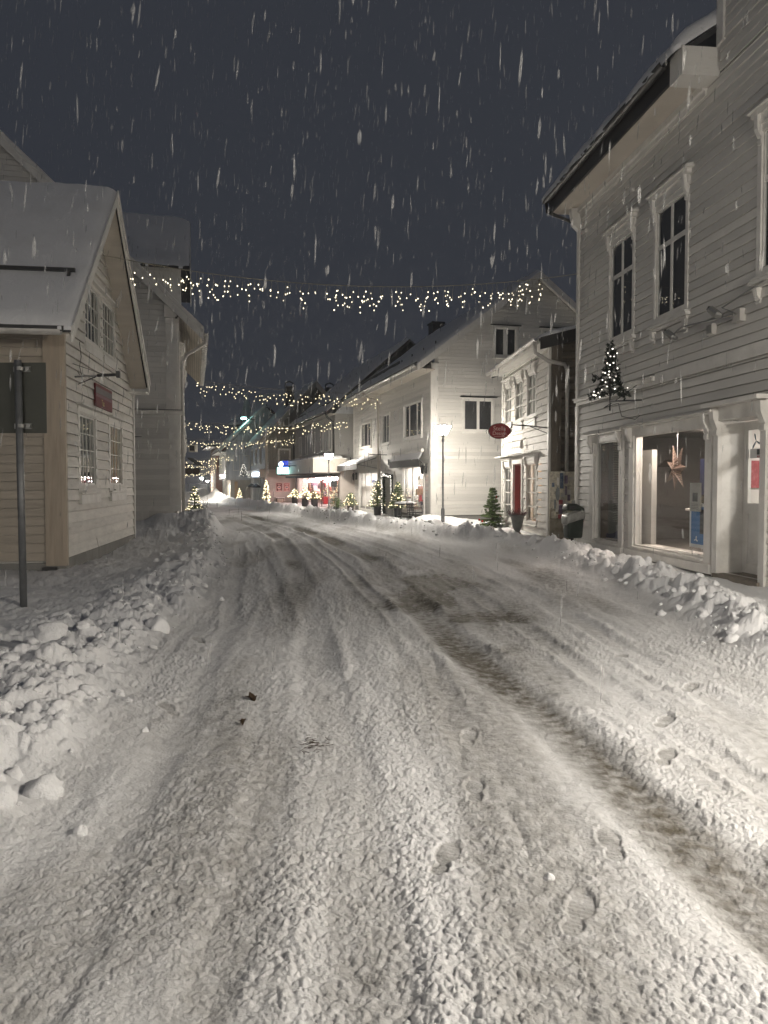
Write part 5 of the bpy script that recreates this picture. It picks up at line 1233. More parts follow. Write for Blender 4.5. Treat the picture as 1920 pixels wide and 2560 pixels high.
for sx in (-.19, .19):
    MB().tube([(sx, -.22, -.05), (sx, -.19, .36)], .012, 5).build('leg', 'black', t); MB().tube([(sx, .24, -.05), (sx, .19, .37), (sx, .25, .72)], .012, 5).build('leg', 'black', t)
    MB().tube([(sx*1.1, -.18, .37), (sx*1.1, -.17, .54), (sx*1.1, .22, .55)], .012, 5).build('armrest', 'black', t)
MB().tube([(-.20, .25, .72), (.20, .25, .72)], .014, 5).build('top_rail', 'black', t)
for i in range(6): MB().box(-.18, .18, .20+i*.008, .212+i*.008, .43+i*.045, .455+i*.045).build('slat', 'black', t)

# ================================================================== grey shop building
def grey_shop():
    h = house('grey_shop', 'grey rendered shop building with a pale canopy and a bright red lit window', -6.07, 52.6, .29, -1)
    w, dep, wg = 12.4, 8.0, 13.7
    MB().box(.0, w, .0, dep, 2.5, 5.15).build('upper_wall', 'greyboard', h)
    for i in range(64): 
        u = .05+i*.193
        if u < w: MB().box(u, u+.03, -.018, -.001, 2.75, 5.1).build('cover_strip', 'greyboard', h)
    sd = SIDEW(w); 
    MB().box(w+.001, w+.03, .0, dep, 2.5, 5.15).build('side_wall', 'grey', h)
    for i in range(18): MB().prism([(.0+(i*.15)/1.0, 5.16+i*.15), (dep-(i*.15)/1.0, 5.16+i*.15), (dep-(i*.15+.146), 5.16+i*.15+.146), ((i*.15+.146), 5.16+i*.15+.146)], w-.1, w+.02, lambda b, z, a: (a, b, z)).build('gable_board', 'bluewhite', h)
    MB().box(.0, w, .1, dep, 5.152, 5.2).build('attic_floor', 'grey', h)
    for a in (1.75, 4.05, 6.40, 8.80, 11.15): window(h, FRONT, a+.06, a+.66, 3.36, 4.42, .09, (), (), proud=.05, back='warmroom' if a == 8.80 else 'dark')
    rb, rz, e0, oh = 4.0, 9.1, 5.15, .5; sl = (rz-e0)/(rb+oh)
    g = MB(); slab(g, RX, -.3, w+.5, -oh, e0, rb, rz, .0, .1); slab(g, RX, -.3, w+.5, 2*rb+oh, e0, rb, rz, 0, .1); g.build('roof', 'roof', h)
    snow_sheet(h, RX, -.3, w+.52, -oh, e0+.1, rb, rz+.1, .14, (40, 30), 71)
    barge(h, RX, w+.51, w+.54, -oh, e0+.08, rb, rz+.08, .20, 'black')
    MB().box(-.2, w+.5, -oh, .0, e0-.06, e0-.03).build('soffit', 'beige', h)
    gutter(h, lambda a, db, dz: (a, -oh-.08+db, e0+.06+dz), -.3, w+.5, .08, 'black')
    g = MB(); g.box(.2, w, -oh+.5, -oh+.55, e0+.5*sl+.1, e0+.5*sl+.30); g.build('snow_guard', 'black', h)
    downpipe(h, [(w+.35, -oh-.06, e0), (w+.32, -oh+.02, e0-.2), (w+.15, -.10, e0-.5), (w+.10, -.08, e0-.7), (w+.10, -.08, 2.8)], .06, 'black')
    downpipe(h, [(.05, -.10, 5.0), (.05, -.10, 2.6)], .06, 'black')
    # ground floor
    walls(h, wg, dep, -.3, 2.45, 'pink', [(.35, 13.35, .05, 1.82)])
    MB().box(wg+.001, wg+.04, -.02, dep, -.2, 2.48).box(13.40, wg, -.02, .09, -.2, 2.45).box(.0, .32, .0, .09, -.2, 2.45).build('shop_pier', 'pink', h)
    MB().box(.32, 13.40, .0, .09, 1.85, 2.45).build('lintel', 'pink', h)
    MB().box(.33, 13.39, -.02, .06, -.2, .12).build('shop_plinth', 'black', h)
    cs = (.30, .62)
    window(h, FRONT, .45, 13.25, .16, 1.80, .10, (.335, .665), (), m='black', proud=.03, back=None, post=.10, sill=0, label='long lit shop window')
    room(h, FRONT, .36, 13.34, .10, 1.84, 2.6, 'plank_int', 'shoplight_red', 8, 'tan', back='pinkprint')
    rr = random.Random(17)
    for k in range(90):
        a = rr.uniform(.6, 13.0); zz = rr.uniform(.15, 1.2); m_ = rr.choice(['red', 'red', 'pinkprint', 'whiteprint', 'paper', 'tan', 'redsign', 'plumpaper'] if a > 6 else ['paper', 'whiteprint', 'warmroom', 'tan', 'red', 'plumpaper'])
        MB().box(a, a+rr.uniform(.1, .35), -rr.uniform(.9, 2.0), -.7, zz, zz+rr.uniform(.15, .5), FRONT).build('goods', m_, h)
    MB().box(4.9, 6.6, -.75, -.72, 1.0, 1.75, FRONT).box(9.0, 9.6, -.8, -.77, .6, 1.75, FRONT).box(11.0, 13.1, -.9, -.87, .3, 1.5, FRONT).build('red_banner', 'red', h)
    b = MB()
    for k in range(40): b.ball(FRONT(.7+k*.32, -.5-.3*(k % 3), 1.68-.10*(k % 2)), .045)
    o = b.build('shop_spots', 'shopspot', h); o['kind'] = 'stuff'
    # canopy
    c = MB().box(2.1, 14.2, -1.5, .25, 2.02, 2.72); c.build('canopy', 'beige', h)
    MB().box(2.08, 14.22, -1.52, .26, 2.722, 2.76).build('canopy_cap', 'trim', h)
    snow_sheet(h, RX, 2.1, 14.2, -1.48, 2.76, .0, 2.80, .12, (40, 10), 77, .02, 'canopy_snow')
    for i in range(30): MB().box(14.202, 14.212, -1.48+i*.058, -1.43+i*.058, 2.12, 2.70).build('canopy_board', 'beige', h)
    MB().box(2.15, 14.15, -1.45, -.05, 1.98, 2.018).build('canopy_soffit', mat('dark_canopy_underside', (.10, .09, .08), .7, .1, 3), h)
    g = MB(); g.hexa([FRONT(5.0, 1.45, 1.78), FRONT(13.2, 1.45, 1.78), FRONT(13.2, .3, 1.92), FRONT(5.0, .3, 1.92), FRONT(5.0, 1.45, 1.90), FRONT(13.2, 1.45, 1.90), FRONT(13.2, .3, 1.96), FRONT(5.0, .3, 1.96)]); g.build('roller_awning', 'awn', h)
    MB().box(14.0, 14.15, -.55, -.25, 1.3, 1.6).build('cabinet', 'black', h)
grey_shop()
def on_grey(name, label, cat, group=None): return thing(name, label, cat, (-6.07, 52.6, 0), math.atan2(-1, .29), group)
t = on_grey('projecting_sign', 'lit teal and white sign box with a blue flag on the pale canopy', 'sign')
MB().box(6.95, 7.05, -2.25, -1.56, 2.02, 2.42).build('panel', 'signteal', t); MB().box(6.94, 7.06, -1.95, -1.60, 2.43, 2.80).build('flag', 'signblue', t); MB().lathe([(.03, 2.45), (.13, 2.52), (.13, 2.66), (.03, 2.74)], 10, (7.0, -2.02, 0)).build('globe', 'signwhite', t)
MB().box(6.98, 7.02, -1.6, -1.5, 2.3, 2.5).build('arm', 'black', t)
t = on_grey('sign_bar', 'thin black sign bar on the far half of the pale canopy', 'bracket'); MB().tube([(9.4, -1.52, 2.45), (9.4, -2.3, 2.47)], .018, 5).tube([(9.4, -1.9, 2.46), (9.4, -1.9, 2.2)], .012, 5).build('bar', 'black', t)
for i, (u, hh, lab) in enumerate(((8.9, 1.45, 'lit bushy fir in a dark tub before the middle of the red shop window'), (5.4, 1.35, 'lit bushy fir in a dark tub before the far end of the red shop window'), (11.7, 1.30, 'lit fir in a dark tub near the street lamp by the red shop window'))):
    a = Vector((-6.07, 52.6, 0))+Vector((.2785, -.9604, 0))*u+Vector((-.9604, -.2785, 0))*.95
    fir('planter_tree', lab, a.x, a.y, 0, hh-.22, .46, 'lit firs in tubs outside the grey shop', 70 if i < 2 else 34, pot='pot', seed=30+i, ls=.034, ph=.62, dens=.5, whorls=8)

# ================================================================== gabled house beyond the shop
def olive_house():
    uy, ux = -.9604, .2785; W9 = 9.0
    ox, oy = -8.05-ux*W9, 52.2-uy*W9
    h = house('olive_gable_house', 'grey brown gabled house with a steep snowy roof and two round topped chimneys', ox, oy, ux, uy)
    w, dep = W9, 7.0; sd = SIDEW(w)
    MB().box(.1, w-.1, .12, dep, -.3, 4.5).build('wall', 'olive', h)
    rb, rz, e0, oh = 3.45, 8.35, 4.15, .5; sl = (rz-e0)/(rb+oh)
    MB().prism([(.12, 4.502), (dep, 4.502), (rb, rz-.12)], w-.2, w-.1, lambda b, z, a: (a, b, z)).build('gable_wall', 'olive', h)
    gl = lambda z: (max(.2, (z+.15-e0)/sl-oh), min(dep, 2*rb-((z+.15-e0)/sl-oh)))
    for i in range(34):
        b = .2+i*.2
        if b < rb: top = e0-.2+(b+oh)*sl
        else: top = rz-.2-(b-rb)*sl
        MB().box(w-.098, w-.07, b, b+.192, 2.4, max(2.5, top)).build('wall_board', 'olive', h)
    window(h, lambda u, d, z: sd(u, d-.07, z), .98, 1.62, 2.9, 3.72, .12, (), (), proud=.06, back='dark'); window(h, lambda u, d, z: sd(u, d-.07, z), 1.30, 1.58, 5.42, 5.9, .08, (), (), proud=.05, back='dark', sill=0)
    MB().box(w-.098, w-.03, .0, .18, 2.4, 4.6).build('corner_board', 'beige', h)
    MB().box(w-.098, w+.02, -.02, dep, -.3, 1.86).build('rendered_base', 'pink', h)
    MB().box(w-.09, w+.12, -.40, 3.0, 1.86, 2.40).build('fascia_band', 'beige', h)
    g = MB(); slab(g, RX, -.3, w+.35, -oh, e0, rb, rz, 0, .12); slab(g, RX, -.3, w+.35, 2*rb+oh, e0, rb, rz, 0, .12); g.build('roof', 'roof', h)
    snow_sheet(h, RX, -.3, w+.37, -oh, e0+.12, rb, rz+.12, .14, (40, 30), 81)
    for bb in (-oh, 2*rb+oh): barge(h, RX, w+.36, w+.40, bb, e0+.12, rb, rz+.12, .42, mat('grey_bargeboard', (.34, .33, .30), .6, .1, 3) if bb < 0 else M['cream'])
    for y in (2.1, 5.05):
        c = MB().box(w-3.0, w-2.4, y-.30, y+.30, rz-2.2, rz+.05).build('chimney', 'black', h)
        MB().tube([(w-2.7, y-.30, rz+.05), (w-2.7, y-.27, rz+.30), (w-2.7, y, rz+.42), (w-2.7, y+.27, rz+.30), (w-2.7, y+.30, rz+.05)], .05, 6).build('chimney_cowl', 'black', c)
    # street side
    clad(h, FRONT, .0, w, 2.45, 4.5, .16, [(1.0, 1.9, 2.9, 4.0), (3.6, 4.5, 2.9, 4.0), (6.2, 7.1, 2.9, 4.0)], 'bluegrey', .03, seed=3, joined=False, maxlen=12)
    for a in (1.05, 3.65, 6.25): window(h, FRONT, a, a+.8, 2.95, 3.95, .1, (), (), proud=.05, back='dark', backd=-.10)
    walls(h, w, dep, -.3, 2.44, 'greyboard', [(2.0, 8.5, .05, 1.75)])
    MB().box(1.0, w-.12, -.35, -.0, 1.86, 2.42).build('sign_band', 'bluewhite', h)
    MB().box(4.6, 8.4, -.40, -.352, 1.98, 2.22).build('lit_sign', 'signwhite', h)
    room(h, FRONT, 1.9, 8.6, .02, 1.80, 2.0, 'pinkprint', 'shoplight', 4, 'tan')
    for u in (2.0, 3.4, 4.6, 6.0, 7.2, 8.4): MB().box(u, u+.10, -.04, .08, .02, 1.80).build('shopfront_post', 'bluewhite', h)
    MB().box(.1, 2.0, -.03, .09, -.2, 1.86).build('shop_pier', 'greyboard', h)
    for u in (4.0, 6.6): MB().lathe([(.02, 1.45), (.30, 1.28), (.34, 1.16), (.02, 1.2)], 12, (u, -.35, 0)).build('hanging_umbrella', 'black', h)
olive_house()
def on_olive(name, label, cat, group=None): return thing(name, label, cat, (-8.05-.2785*9, 52.2+.9604*9, 0), math.atan2(-.9604, .2785), group)
for y0, lab, m_ in ((.70, 'dark red framed poster with a plate picture, farther from the shop window', 'redsign'), (1.22, 'paler red framed poster with a round dish, nearer the shop window', 'pinkprint')):
    t = on_olive('framed_poster', lab, 'poster', 'framed red posters on the rendered wall'); s_ = lambda u, d, z: (9.02+d, u, z)
    MB().box(y0, y0+.44, .002, .03, .90, 1.50, s_).build('frame', 'pinkprint', t); MB().box(y0+.04, y0+.40, .031, .036, .95, 1.46, s_).build('print', m_ if m_ == 'redsign' else mat('rose_print', (.50, .17, .16), .5, .12, 7), t)
    MB().prism([(y0+.22+.135*math.cos(i*.5236), 1.18+.135*math.sin(i*.5236)) for i in range(12)], .037, .042, lambda a, z, d: s_(a, d, z)).build('plate_picture', 'pinkprint', t)
    MB().prism([(y0+.22+.08*math.cos(i*.5236), 1.19+.05*math.sin(i*.5236)) for i in range(12)], .043, .046, lambda a, z, d: s_(a, d, z)).build('food_picture', 'oval', t)
    MB().box(y0+.10, y0+.34, .037, .040, 1.36, 1.41, s_).box(y0+.14, y0+.36, .037, .040, .97, 1.02, s_).build('caption', 'pinkprint', t)
t = on_olive('wall_cabinet', 'brown wooden cabinet half buried in snow under the red posters', 'cabinet'); MB().box(9.03, 9.30, .72, 1.22, -.1, .46).build('cabinet_body', 'barkpot', t); MB().box(9.02, 9.34, .66, 1.28, .462, .50).build('cabinet_lid', 'snow', t); MB().box(9.301, 9.31, .76, 1.18, .0, .42).build('cabinet_door', 'tan', t)
fir('street_christmas_tree', 'tall narrow brightly lit fir at the corner of the grey brown house', -7.55, 49.3, 0, 1.70, .34, 'brightly lit trees beyond the shop', 110, seed=41, ls=.036, dens=.6, whorls=9)
fir('street_christmas_tree', 'smaller lit fir farther off by the pale boarded house', -10.45, 55.6, 0, 1.10, .27, 'brightly lit trees beyond the shop', 60, seed=42, ls=.034, dens=.5, whorls=8)

# ------------------------------------------------------------------ far houses
def far_house(name, label, ox, oy, ux, uy, w, dep, e0, rb, rz, m, oh=.35, snow=True, gable='x'):
    h = house(name, label, ox, oy, ux, uy)
    MB().box(.05, w, .05, dep, -.3, e0).build('wall', m, h)
    for x in (.05, w-.06): MB().prism([(.05, e0+.002), (dep, e0+.002), (rb, rz-.1)], x, x+.06, lambda b, z, a: (a, b, z)).build('gable_wall', m, h)
    sl = (rz-e0)/(rb+oh)
    g = MB(); slab(g, RX, -.3, w+.3, -oh, e0-.05, rb, rz, 0, .12); slab(g, RX, -.3, w+.3, 2*rb+oh, e0-.05, rb, rz, 0, .12); g.build('roof', 'roof', h)
    snow_sheet(h, RX, -.3, w+.32, -oh, e0+.08, rb, rz+.12, .14, (24, 16), 91)
    snow_sheet(h, RX, -.3, w+.32, 2*rb+oh, e0+.08, rb, rz+.12, .14, (24, 16), 92)
    return h
h = far_house('dark_house', 'dark house behind with a wide snowy roof facing the street', -10.9, 64.5, 1, .02, 10, 8, 7.0, 3.4, 9.05, 'olive')
MB().box(.6, 2.4, -.35, .0, 5.2, 7.0).build('dormer', 'olive', h); MB().box(.9, 2.1, -.36, -.351, 5.5, 6.6).build('window', 'dark', h)
h = far_house('teal_house', 'pale teal lit house front with a pointed turret behind the wall lamp', -13.0, 66, 1, 0, 2.3, 6, 6.4, 3.0, 7.3, 'teal')
MB().lathe([(.55, 6.4), (.55, 7.2), (.06, 9.1), (.02, 9.2)], 8, (1.2, .3, 0)).build('turret', 'teal', h)
for i in range(3): MB().tube([(.1+i*.35, -.1, 5.5), (.1+i*.35, -.1, 7.1-.3*(2-i))], .035, 5).build('pole', 'black', h)
clad(h, FRONT, 0, 2.3, 4.0, 6.4, .2, (), 'teal', .04, name='wall_board')
# pale boarded house with jettied upper storey
def boarded_house():
    uy, ux = -.9604, .2785; w = 8
    h = house('boarded_house', 'pale boarded house with an overhanging upper storey and steep roof', -12.35-ux*w, 60-uy*w, ux, uy)
    dep = 6; sd = SIDEW(w); rb, rz, e0, oh = 3.1, 7.6, 3.95, .55; sl = (rz-e0)/(rb+oh)
    MB().box(.0, w-.05, .05, dep, 1.75, 4.1).build('upper_wall', 'bluewhite', h); MB().box(.0, w-.30, .35, dep, -.3, 1.74).build('lower_wall', 'beige', h)
    MB().prism([(.05, 4.102), (dep, 4.102), (rb, rz-.12)], w-.2, w-.05, lambda b, z, a: (a, b, z)).build('gable_wall', 'bluewhite', h)
    for i in range(27):
        b = .04+i*.22; top = e0-.15+(b+oh)*sl if b < rb else rz-.15-(b-rb)*sl
        MB().box(w-.049, w-.02, b, b+.212, 1.72, max(1.9, top)).build('wall_board', 'bluewhite', h)
    for a in (.62, 1.35): window(h, lambda u, d, z: sd(u, d-.02, z), a, a+.42, 2.5, 3.6, .07, (), (), proud=.04, back='dark', sill=0)
    for b in (.35, 1.0, 1.55, 2.2): MB().box(w-.29, w-.1, b, b+.16, -.3, 1.72).build('column', 'beige', h)
    MB().box(w-.298, w-.27, .70, .95, .0, 1.6).build('lit_door', 'warmroom', h)
    g = MB(); slab(g, RX, -.3, w+.5, -oh, e0, rb, rz, 0, .1); slab(g, RX, -.3, w+.5, 2*rb+oh, e0, rb, rz, 0, .1); g.build('roof', 'roof', h)
    snow_sheet(h, RX, -.3, w+.5, -oh, e0+.1, rb, rz+.1, .12, (24, 18), 95)
    barge(h, RX, w+.51, w+.55, -oh, e0+.1, rb, rz+.1, .26, 'trim'); MB().box(-.2, w+.48, -oh, .04, e0-.06, e0-.03).build('soffit', 'trim', h)
    downpipe(h, [(w+.2, -oh, e0), (w+.1, .0, e0-.5), (w+.05, .0, .1)], .05)
boarded_house()
def brick_house():
    uy, ux = -.9604, .2785; w = 8
    h = house('brick_house', 'red brick building with a flat snowy eave at the bend of the street', -15.35-ux*w, 70-uy*w, ux, uy)
    MB().box(.05, w-.05, .05, 6, -.3, 4.75).build('wall', 'mortar', h)
    rr = random.Random(2)   # brickwork on the wall that faces up the street
    g = MB(); z = -.05; k = 0
    while z < 4.6:
        y = .05-(k % 2)*.2
        while y < 2.6:
            g.box(w-.049, w-.02+rr.uniform(0, .008), max(.05, y), y+.37, z, z+.125); y += .39
        z += .14; k += 1
    o = g.build('brickwork', 'brick', h); o['kind'] = 'stuff'
    MB().box(-.2, w+.5, -.8, 6.2, 4.75, 4.95).build('roof', 'roof', h); snow_sheet(h, RX, -.2, w+.5, -.8, 4.95, 6.2, 5.3, .16, (16, 16), 97)
brick_house()

# ------------------------------------------------------------------ lamps
def street_lamp(name, label, x, y, z, s=1.0, m='lantern', group='lantern lamp posts along the street'):
    t = thing(name, label, 'street lamp', (x, y, z), 0, group)
    if s != 1: t.scale = (s, s, s)
    MB().lathe([(.062, -.2), (.06, .55), (.055, .60), (.036, .66)], 12).build('base_pole', 'postgrey', t, True)
    MB().lathe([(.033, .655), (.026, 2.72), (.045, 2.74), (.045, 2.80), (.03, 2.86), (.06, 2.96)], 10).build('pole', 'postgrey', t, True)
    MB().lathe([(.115, 2.965), (.245, 3.23)], 16).build('lantern_glass', m, t)
    MB().lathe([(.255, 3.232), (.20, 3.27), (.05, 3.30)], 16).build('lantern_cap', 'postgrey', t)
    MB().lathe([(.075, 2.94), (.12, 2.962)], 12).build('lantern_ring', 'postgrey', t)
    for i in range(4):
        a = .785+i*1.571; MB().tube([(.118*math.cos(a), .118*math.sin(a), 2.965), (.25*math.cos(a), .25*math.sin(a), 3.232)], .006, 4).build('lantern_rib', 'postgrey', t)
    return t
street_lamp('street_lamp', 'tall lit street lamp in the snow before the white gable wall', 1.87, 24.4, .06)
street_lamp('street_lamp', 'lit street lamp in front of the red shop window', -2.62, 36.5, .05, .87)
street_lamp('street_lamp', 'lit street lamp standing against the red brick building', -12.65, 60.3, .02, .64, 'lantern_far')
street_lamp('street_lamp', 'taller of two lit lamps close together at the far bend', -17.9, 75.5, .05, .60, 'lantern_far')
street_lamp('street_lamp', 'shorter of two lit lamps close together at the far bend', -18.5, 80.5, .0, .53, 'lantern_far')
street_lamp('street_lamp', 'lit street lamp on the near right pavement beside the shop house', 4.4, 2.4, .0, 1.0, 'lantern_near')
street_lamp('street_lamp', 'added fill lamp on a post, out of view on the left behind the camera', -6.0, -9.0, .0, 1.0, 'lantern_fill')  # unseen lamp added as fill to brighten the right-hand facade
t = thing('wall_lamp', 'teal glowing lamp on an arm high up between the far houses', 'wall lamp', (-10.25, 60, 6.35))
MB().tube([(.35, 0, -.9), (.30, 0, .05), (-.45, -.05, .16)], .045, 6).build('arm', 'black', t); MB().lathe([(.05, -.06), (.22, -.05), (.20, .06), (.05, .09)], 12, (-.65, -.05, .16)).build('lamp_glass', 'tealglow', t, True)
MB().lathe([(.24, .061), (.1, .14)], 12, (-.65, -.05, .16)).build('shade', 'black', t)

# ------------------------------------------------------------------ light garlands
icicle('light_garland', 'nearest icicle light garland from the peeling gable to the big shop house', (-5.62, 15.55, 6.05), (4.35, 17.4, 6.18), .44, 74, .54, 'bulbnear', .0120, 3, True, .007, .055, .925, gapz=.10)
icicle('light_garland', 'second icicle light garland ending on the upper wall of the cafe house', (-8.25, 33.4, 5.95), (.55, 32.2, 5.20), .16, 60, .62, 'bulb', .017, 4, wire=.006, f0=.02, f1=.93, gapz=.16)
icicle('light_garland', 'third icicle light garland running to the grey shop corner', (-10.6, 40, 4.75), (-1.6, 39.6, 4.85), .30, 70, .52, 'bulb', .020, 5, f0=.0, f1=.98, gapz=.16)
icicle('light_garland', 'fourth icicle light garland across the middle of the street', (-13.0, 48.5, 4.35), (-6.05, 52.0, 4.60), .20, 62, .55, 'bulb', .023, 6, gapz=.18)
icicle('light_garland', 'fifth icicle light garland with its right end on the pale boarded house', (-16.2, 59.5, 3.05), (-11.9, 60, 3.75), .05, 36, .45, 'bulb', .026, 7, gapz=.2)
icicle('light_garland', 'sixth icicle light garland just below the fifth', (-17.5, 64.8, 2.85), (-13.6, 65, 3.2), .05, 28, .40, 'bulb', .026, 8, gapz=.2)
icicle('light_garland', 'lowest and farthest icicle light garland by the brick building', (-18.7, 69.8, 2.3), (-15.3, 70, 2.75), .05, 26, .35, 'bulb', .026, 9, gapz=.2)

# ------------------------------------------------------------------ left side street furniture
t = thing('sign_post', 'grey steel post with the blank back of a road sign, front left', 'road sign', (-4.22, 8.95, 0), .0)
MB().tube([(0, 0, -.2), (-.02, 0, 2.92)], .041, 14).build('post', 'postgrey', t, True)
MB().box(-.30, .28, .055, .062, 2.08, 2.90).build('sign_back', 'signback', t)
for z in (2.82, 2.16): MB().lathe([(.046, z-.02), (.046, z+.02)], 14).box(-.09, .11, .035, .054, z-.03, z+.03).box(.07, .11, -.0, .034, z-.02, z+.02).build('clamp', 'steel', t)
fir('potted_christmas_tree', 'warmly lit small fir against the left wall past the tall white house', -7.30, 29.6, .05, 1.32, .42, None, 90, lm='bulb', seed=51, ls=.019, dens=.9)
t = thing('plant_tub', 'dark planter box with snow on its rim beside the lit fir on the left', 'planter', (-6.95, 29.2, .0), .1)
MB().box(-.28, .28, -.2, .2, -.1, .42).build('tub', 'pot', t); MB().box(-.29, .29, -.21, .21, .421, .50).build('snow_cap', 'snow', t)
g = MB(); rr = random.Random(6)
for i in range(30): sprigs(g, (rr.uniform(-.2, .2), rr.uniform(-.12, .12), .48), (rr.uniform(-.6, .6), rr.uniform(-.6, .6), 1), rr.uniform(.15, .5), 12, .07, rr)
g.build('plant', 'tneedle', t)
t = thing('hanging_sign', 'dark double oval shop sign hanging under an iron bar on the left', 'sign', (-8.70, 33.5, 0))
MB().tube([(0, 0, 2.30), (.78, 0, 2.28)], .02, 5).build('bar', 'black', t)
for cx in (.20, .52):
    P = [(cx+.17*math.cos(i*.4488), 2.0+.14*math.sin(i*.4488)) for i in range(14)]
    MB().prism(P, -.015, .015, lambda a, z, d: (a, d, z)).build('panel', 'barkpot', t); MB().tube([(a, -.02, z) for a, z in P]+[(P[0][0], -.02, P[0][1])], .016, 4, False).build('rim', 'black', t)
MB().tube([(.1, 0, 2.28), (.1, 0, 2.12)], .008, 4).tube([(.62, 0, 2.28), (.62, 0, 2.12)], .008, 4).build('chain', 'black', t)
t = thing('wall_box', 'white ventilation box on the left wall above the dark awning', 'box', (-8.55, 33.9, 2.85)); MB().box(.0, .30, -.2, .2, .0, .32).build('box_body', 'beige', t); MB().box(.05, .25, -.21, -.2, .05, .27).build('grille', 'black', t)
t = thing('small_awning', 'small dark awning sticking out of the left wall', 'awning', (-8.6, 34.2, 2.25)); MB().hexa([(0, -.5, .3), (.42, -.5, .0), (.42, .5, .0), (0, .5, .3), (0, -.5, .36), (.44, -.5, .05), (.44, .5, .05), (0, .5, .36)]).build('canvas', 'awn', t)
# wall tree on bracket
rr = random.Random(21)
t = on_right('wall_christmas_tree', 'dark wall mounted christmas tree of fir garland with white bulbs on an iron arm', 'christmas tree')
cu2, d2 = 2.92, .45      # centre along the wall and distance from it
MB().tube([FRONT(3.35, .02, 3.02), FRONT(cu2+.05, d2, 3.03)], .014, 6).tube([FRONT(3.3, .02, 3.35), FRONT(2.9, .35, 3.04)], .008, 5).tube([FRONT(cu2, d2, 2.86), FRONT(cu2, d2, 4.05)], .016, 6).build('arm', 'black', t)
# the flat tree stands square to the wall, so it spans outward: u is replaced by distance
tp = lambda a, z, o: (cu2+o, -(d2+a), z)
g = MB(); bl = MB()
def strand(pts, r):
    for (a, z), (c, e) in zip(pts[:-1], pts[1:]):
        n = max(2, int(math.hypot(c-a, e-z)/.035))
        for i in range(n):
            f = i/n; b = tp(a+(c-a)*f, z+(e-z)*f, 0)
            for k in range(3):
                dv = Vector((rr.uniform(-1, 1), rr.uniform(-1, 1), rr.uniform(-1, 1))); sprigs(g, b, dv, r*.8, 9, r*.75, rr, .012)
strand([(-.36, 3.15), (-.22, 3.26), (-.14, 3.45), (-.20, 3.28)], .085); strand([(.40, 3.10), (.26, 3.20), (.14, 3.38), (.30, 3.46), (.38, 3.50)], .09)
strand([(-.14, 3.45), (-.12, 3.7), (-.08, 3.9), (0, 4.12), (.05, 3.95), (.10, 3.72), (.14, 3.38)], .085); strand([(-.30, 3.12), (-.10, 3.22), (.10, 3.18), (.36, 3.10)], .085); strand([(0, 3.3), (0, 3.6), (0, 3.95)], .11)
g.build('greenery', 'tneedle', t)
for a, z in ((0, 4.0), (-.09, 3.92), (.09, 3.92), (-.03, 3.86), (.04, 3.86), (-.02, 3.74), (.10, 3.73), (.05, 3.70), (-.10, 3.64), (.06, 3.58), (.14, 3.55), (.18, 3.56), (.07, 3.52), (-.07, 3.49), (.05, 3.47), (.19, 3.42), (-.04, 3.42), (.13, 3.38), (.10, 3.30), (-.30, 3.28), (-.05, 3.26), (.20, 3.24), (.27, 3.18), (.35, 3.20), (.32, 3.13), (.24, 3.10), (.36, 3.14)):
    MB().ball(tp(a*1.0, z, .10), .016).build('bulb', 'bulbwhite', t)
MB().tube([FRONT(cu2+.1, d2, 3.0), FRONT(2.75, .5, 2.93), FRONT(2.95, .3, 3.0), FRONT(3.0, .25, 2.75), FRONT(3.15, .05, 2.68), FRONT(3.3, .02, 2.75)], .008, 4).build('cable', 'black', t)
rr = random.Random(77)
t = thing('wall_christmas_tree', 'tiny dark wall mounted tree with white bulbs far down the street', 'christmas tree', (-10.1, 55.4, 2.0))
g = MB(); b = MB()
for k in range(9):
    z = k*.1; r_ = .33*(1-k/10)
    for q in range(10): sprigs(g, (0, 0, z), (math.cos(q*.63+k), math.sin(q*.63+k), -.2), r_+.05, 12, .08, rr, .012)
    for q in range(4): b.ball((r_*math.cos(q*1.6+k), r_*math.sin(q*1.6+k)-.05, z), .028)
g.build('greenery', 'tneedle', t); o = b.build('bulbs', 'bulbwhite', t); o['kind'] = 'stuff'
MB().tube([(0, 0, 0), (.4, .2, -.05)], .015, 5).build('arm', 'black', t)

# ------------------------------------------------------------------ litter on the snow
for i, (x, y, lab, nm, sc) in enumerate(((-.90, 5.22, 'brown leaf clump lying alone on the trodden snow', 'dead_leaf', .05), (-.86, 4.62, 'small dark leaf scrap on the trodden snow', 'leaf_scrap', .028), (-.40, 4.30, 'scattered brown twigs pressed into the left tyre track', 'twig_scatter', .11))):
    rr = random.Random(60+i); t = thing(nm, lab, 'leaf' if i < 2 else 'twigs', (x, y, gz(x, y)+.008)); g = MB()
    if i < 2:
        for k in range(7):
            a = rr.uniform(0, 6.28); r_ = sc*rr.uniform(.5, 1); c = Vector((math.cos(a)*sc*.4, math.sin(a)*sc*.3, sc*rr.uniform(.0, .5))); e1 = Vector((math.cos(a), math.sin(a), rr.uniform(-.3, .6)))*r_; e2 = Vector((-math.sin(a), math.cos(a), rr.uniform(-.3, .3)))*r_*.5
            n = len(g.v); g.v += [tuple(c-e1), tuple(c-e2+Vector((0, 0, .004))), tuple(c+e1), tuple(c+e2+Vector((0, 0, .008)))]; g.f.append((n, n+1, n+2, n+3))
        g.build('leaf_blade', 'leafbrown', t)
    else:
        for k in range(46):
            a = rr.gauss(.2, .8); c = Vector((rr.gauss(0, .045), rr.gauss(0, .07), rr.uniform(0, .008))); e = Vector((math.cos(a), math.sin(a), rr.uniform(-.1, .2)))*rr.uniform(.008, .03); g.tube([tuple(c-e), tuple(c+e)], .0016, 3)
        g.build('twigs', 'leafbrown', t)['kind'] = 'stuff'

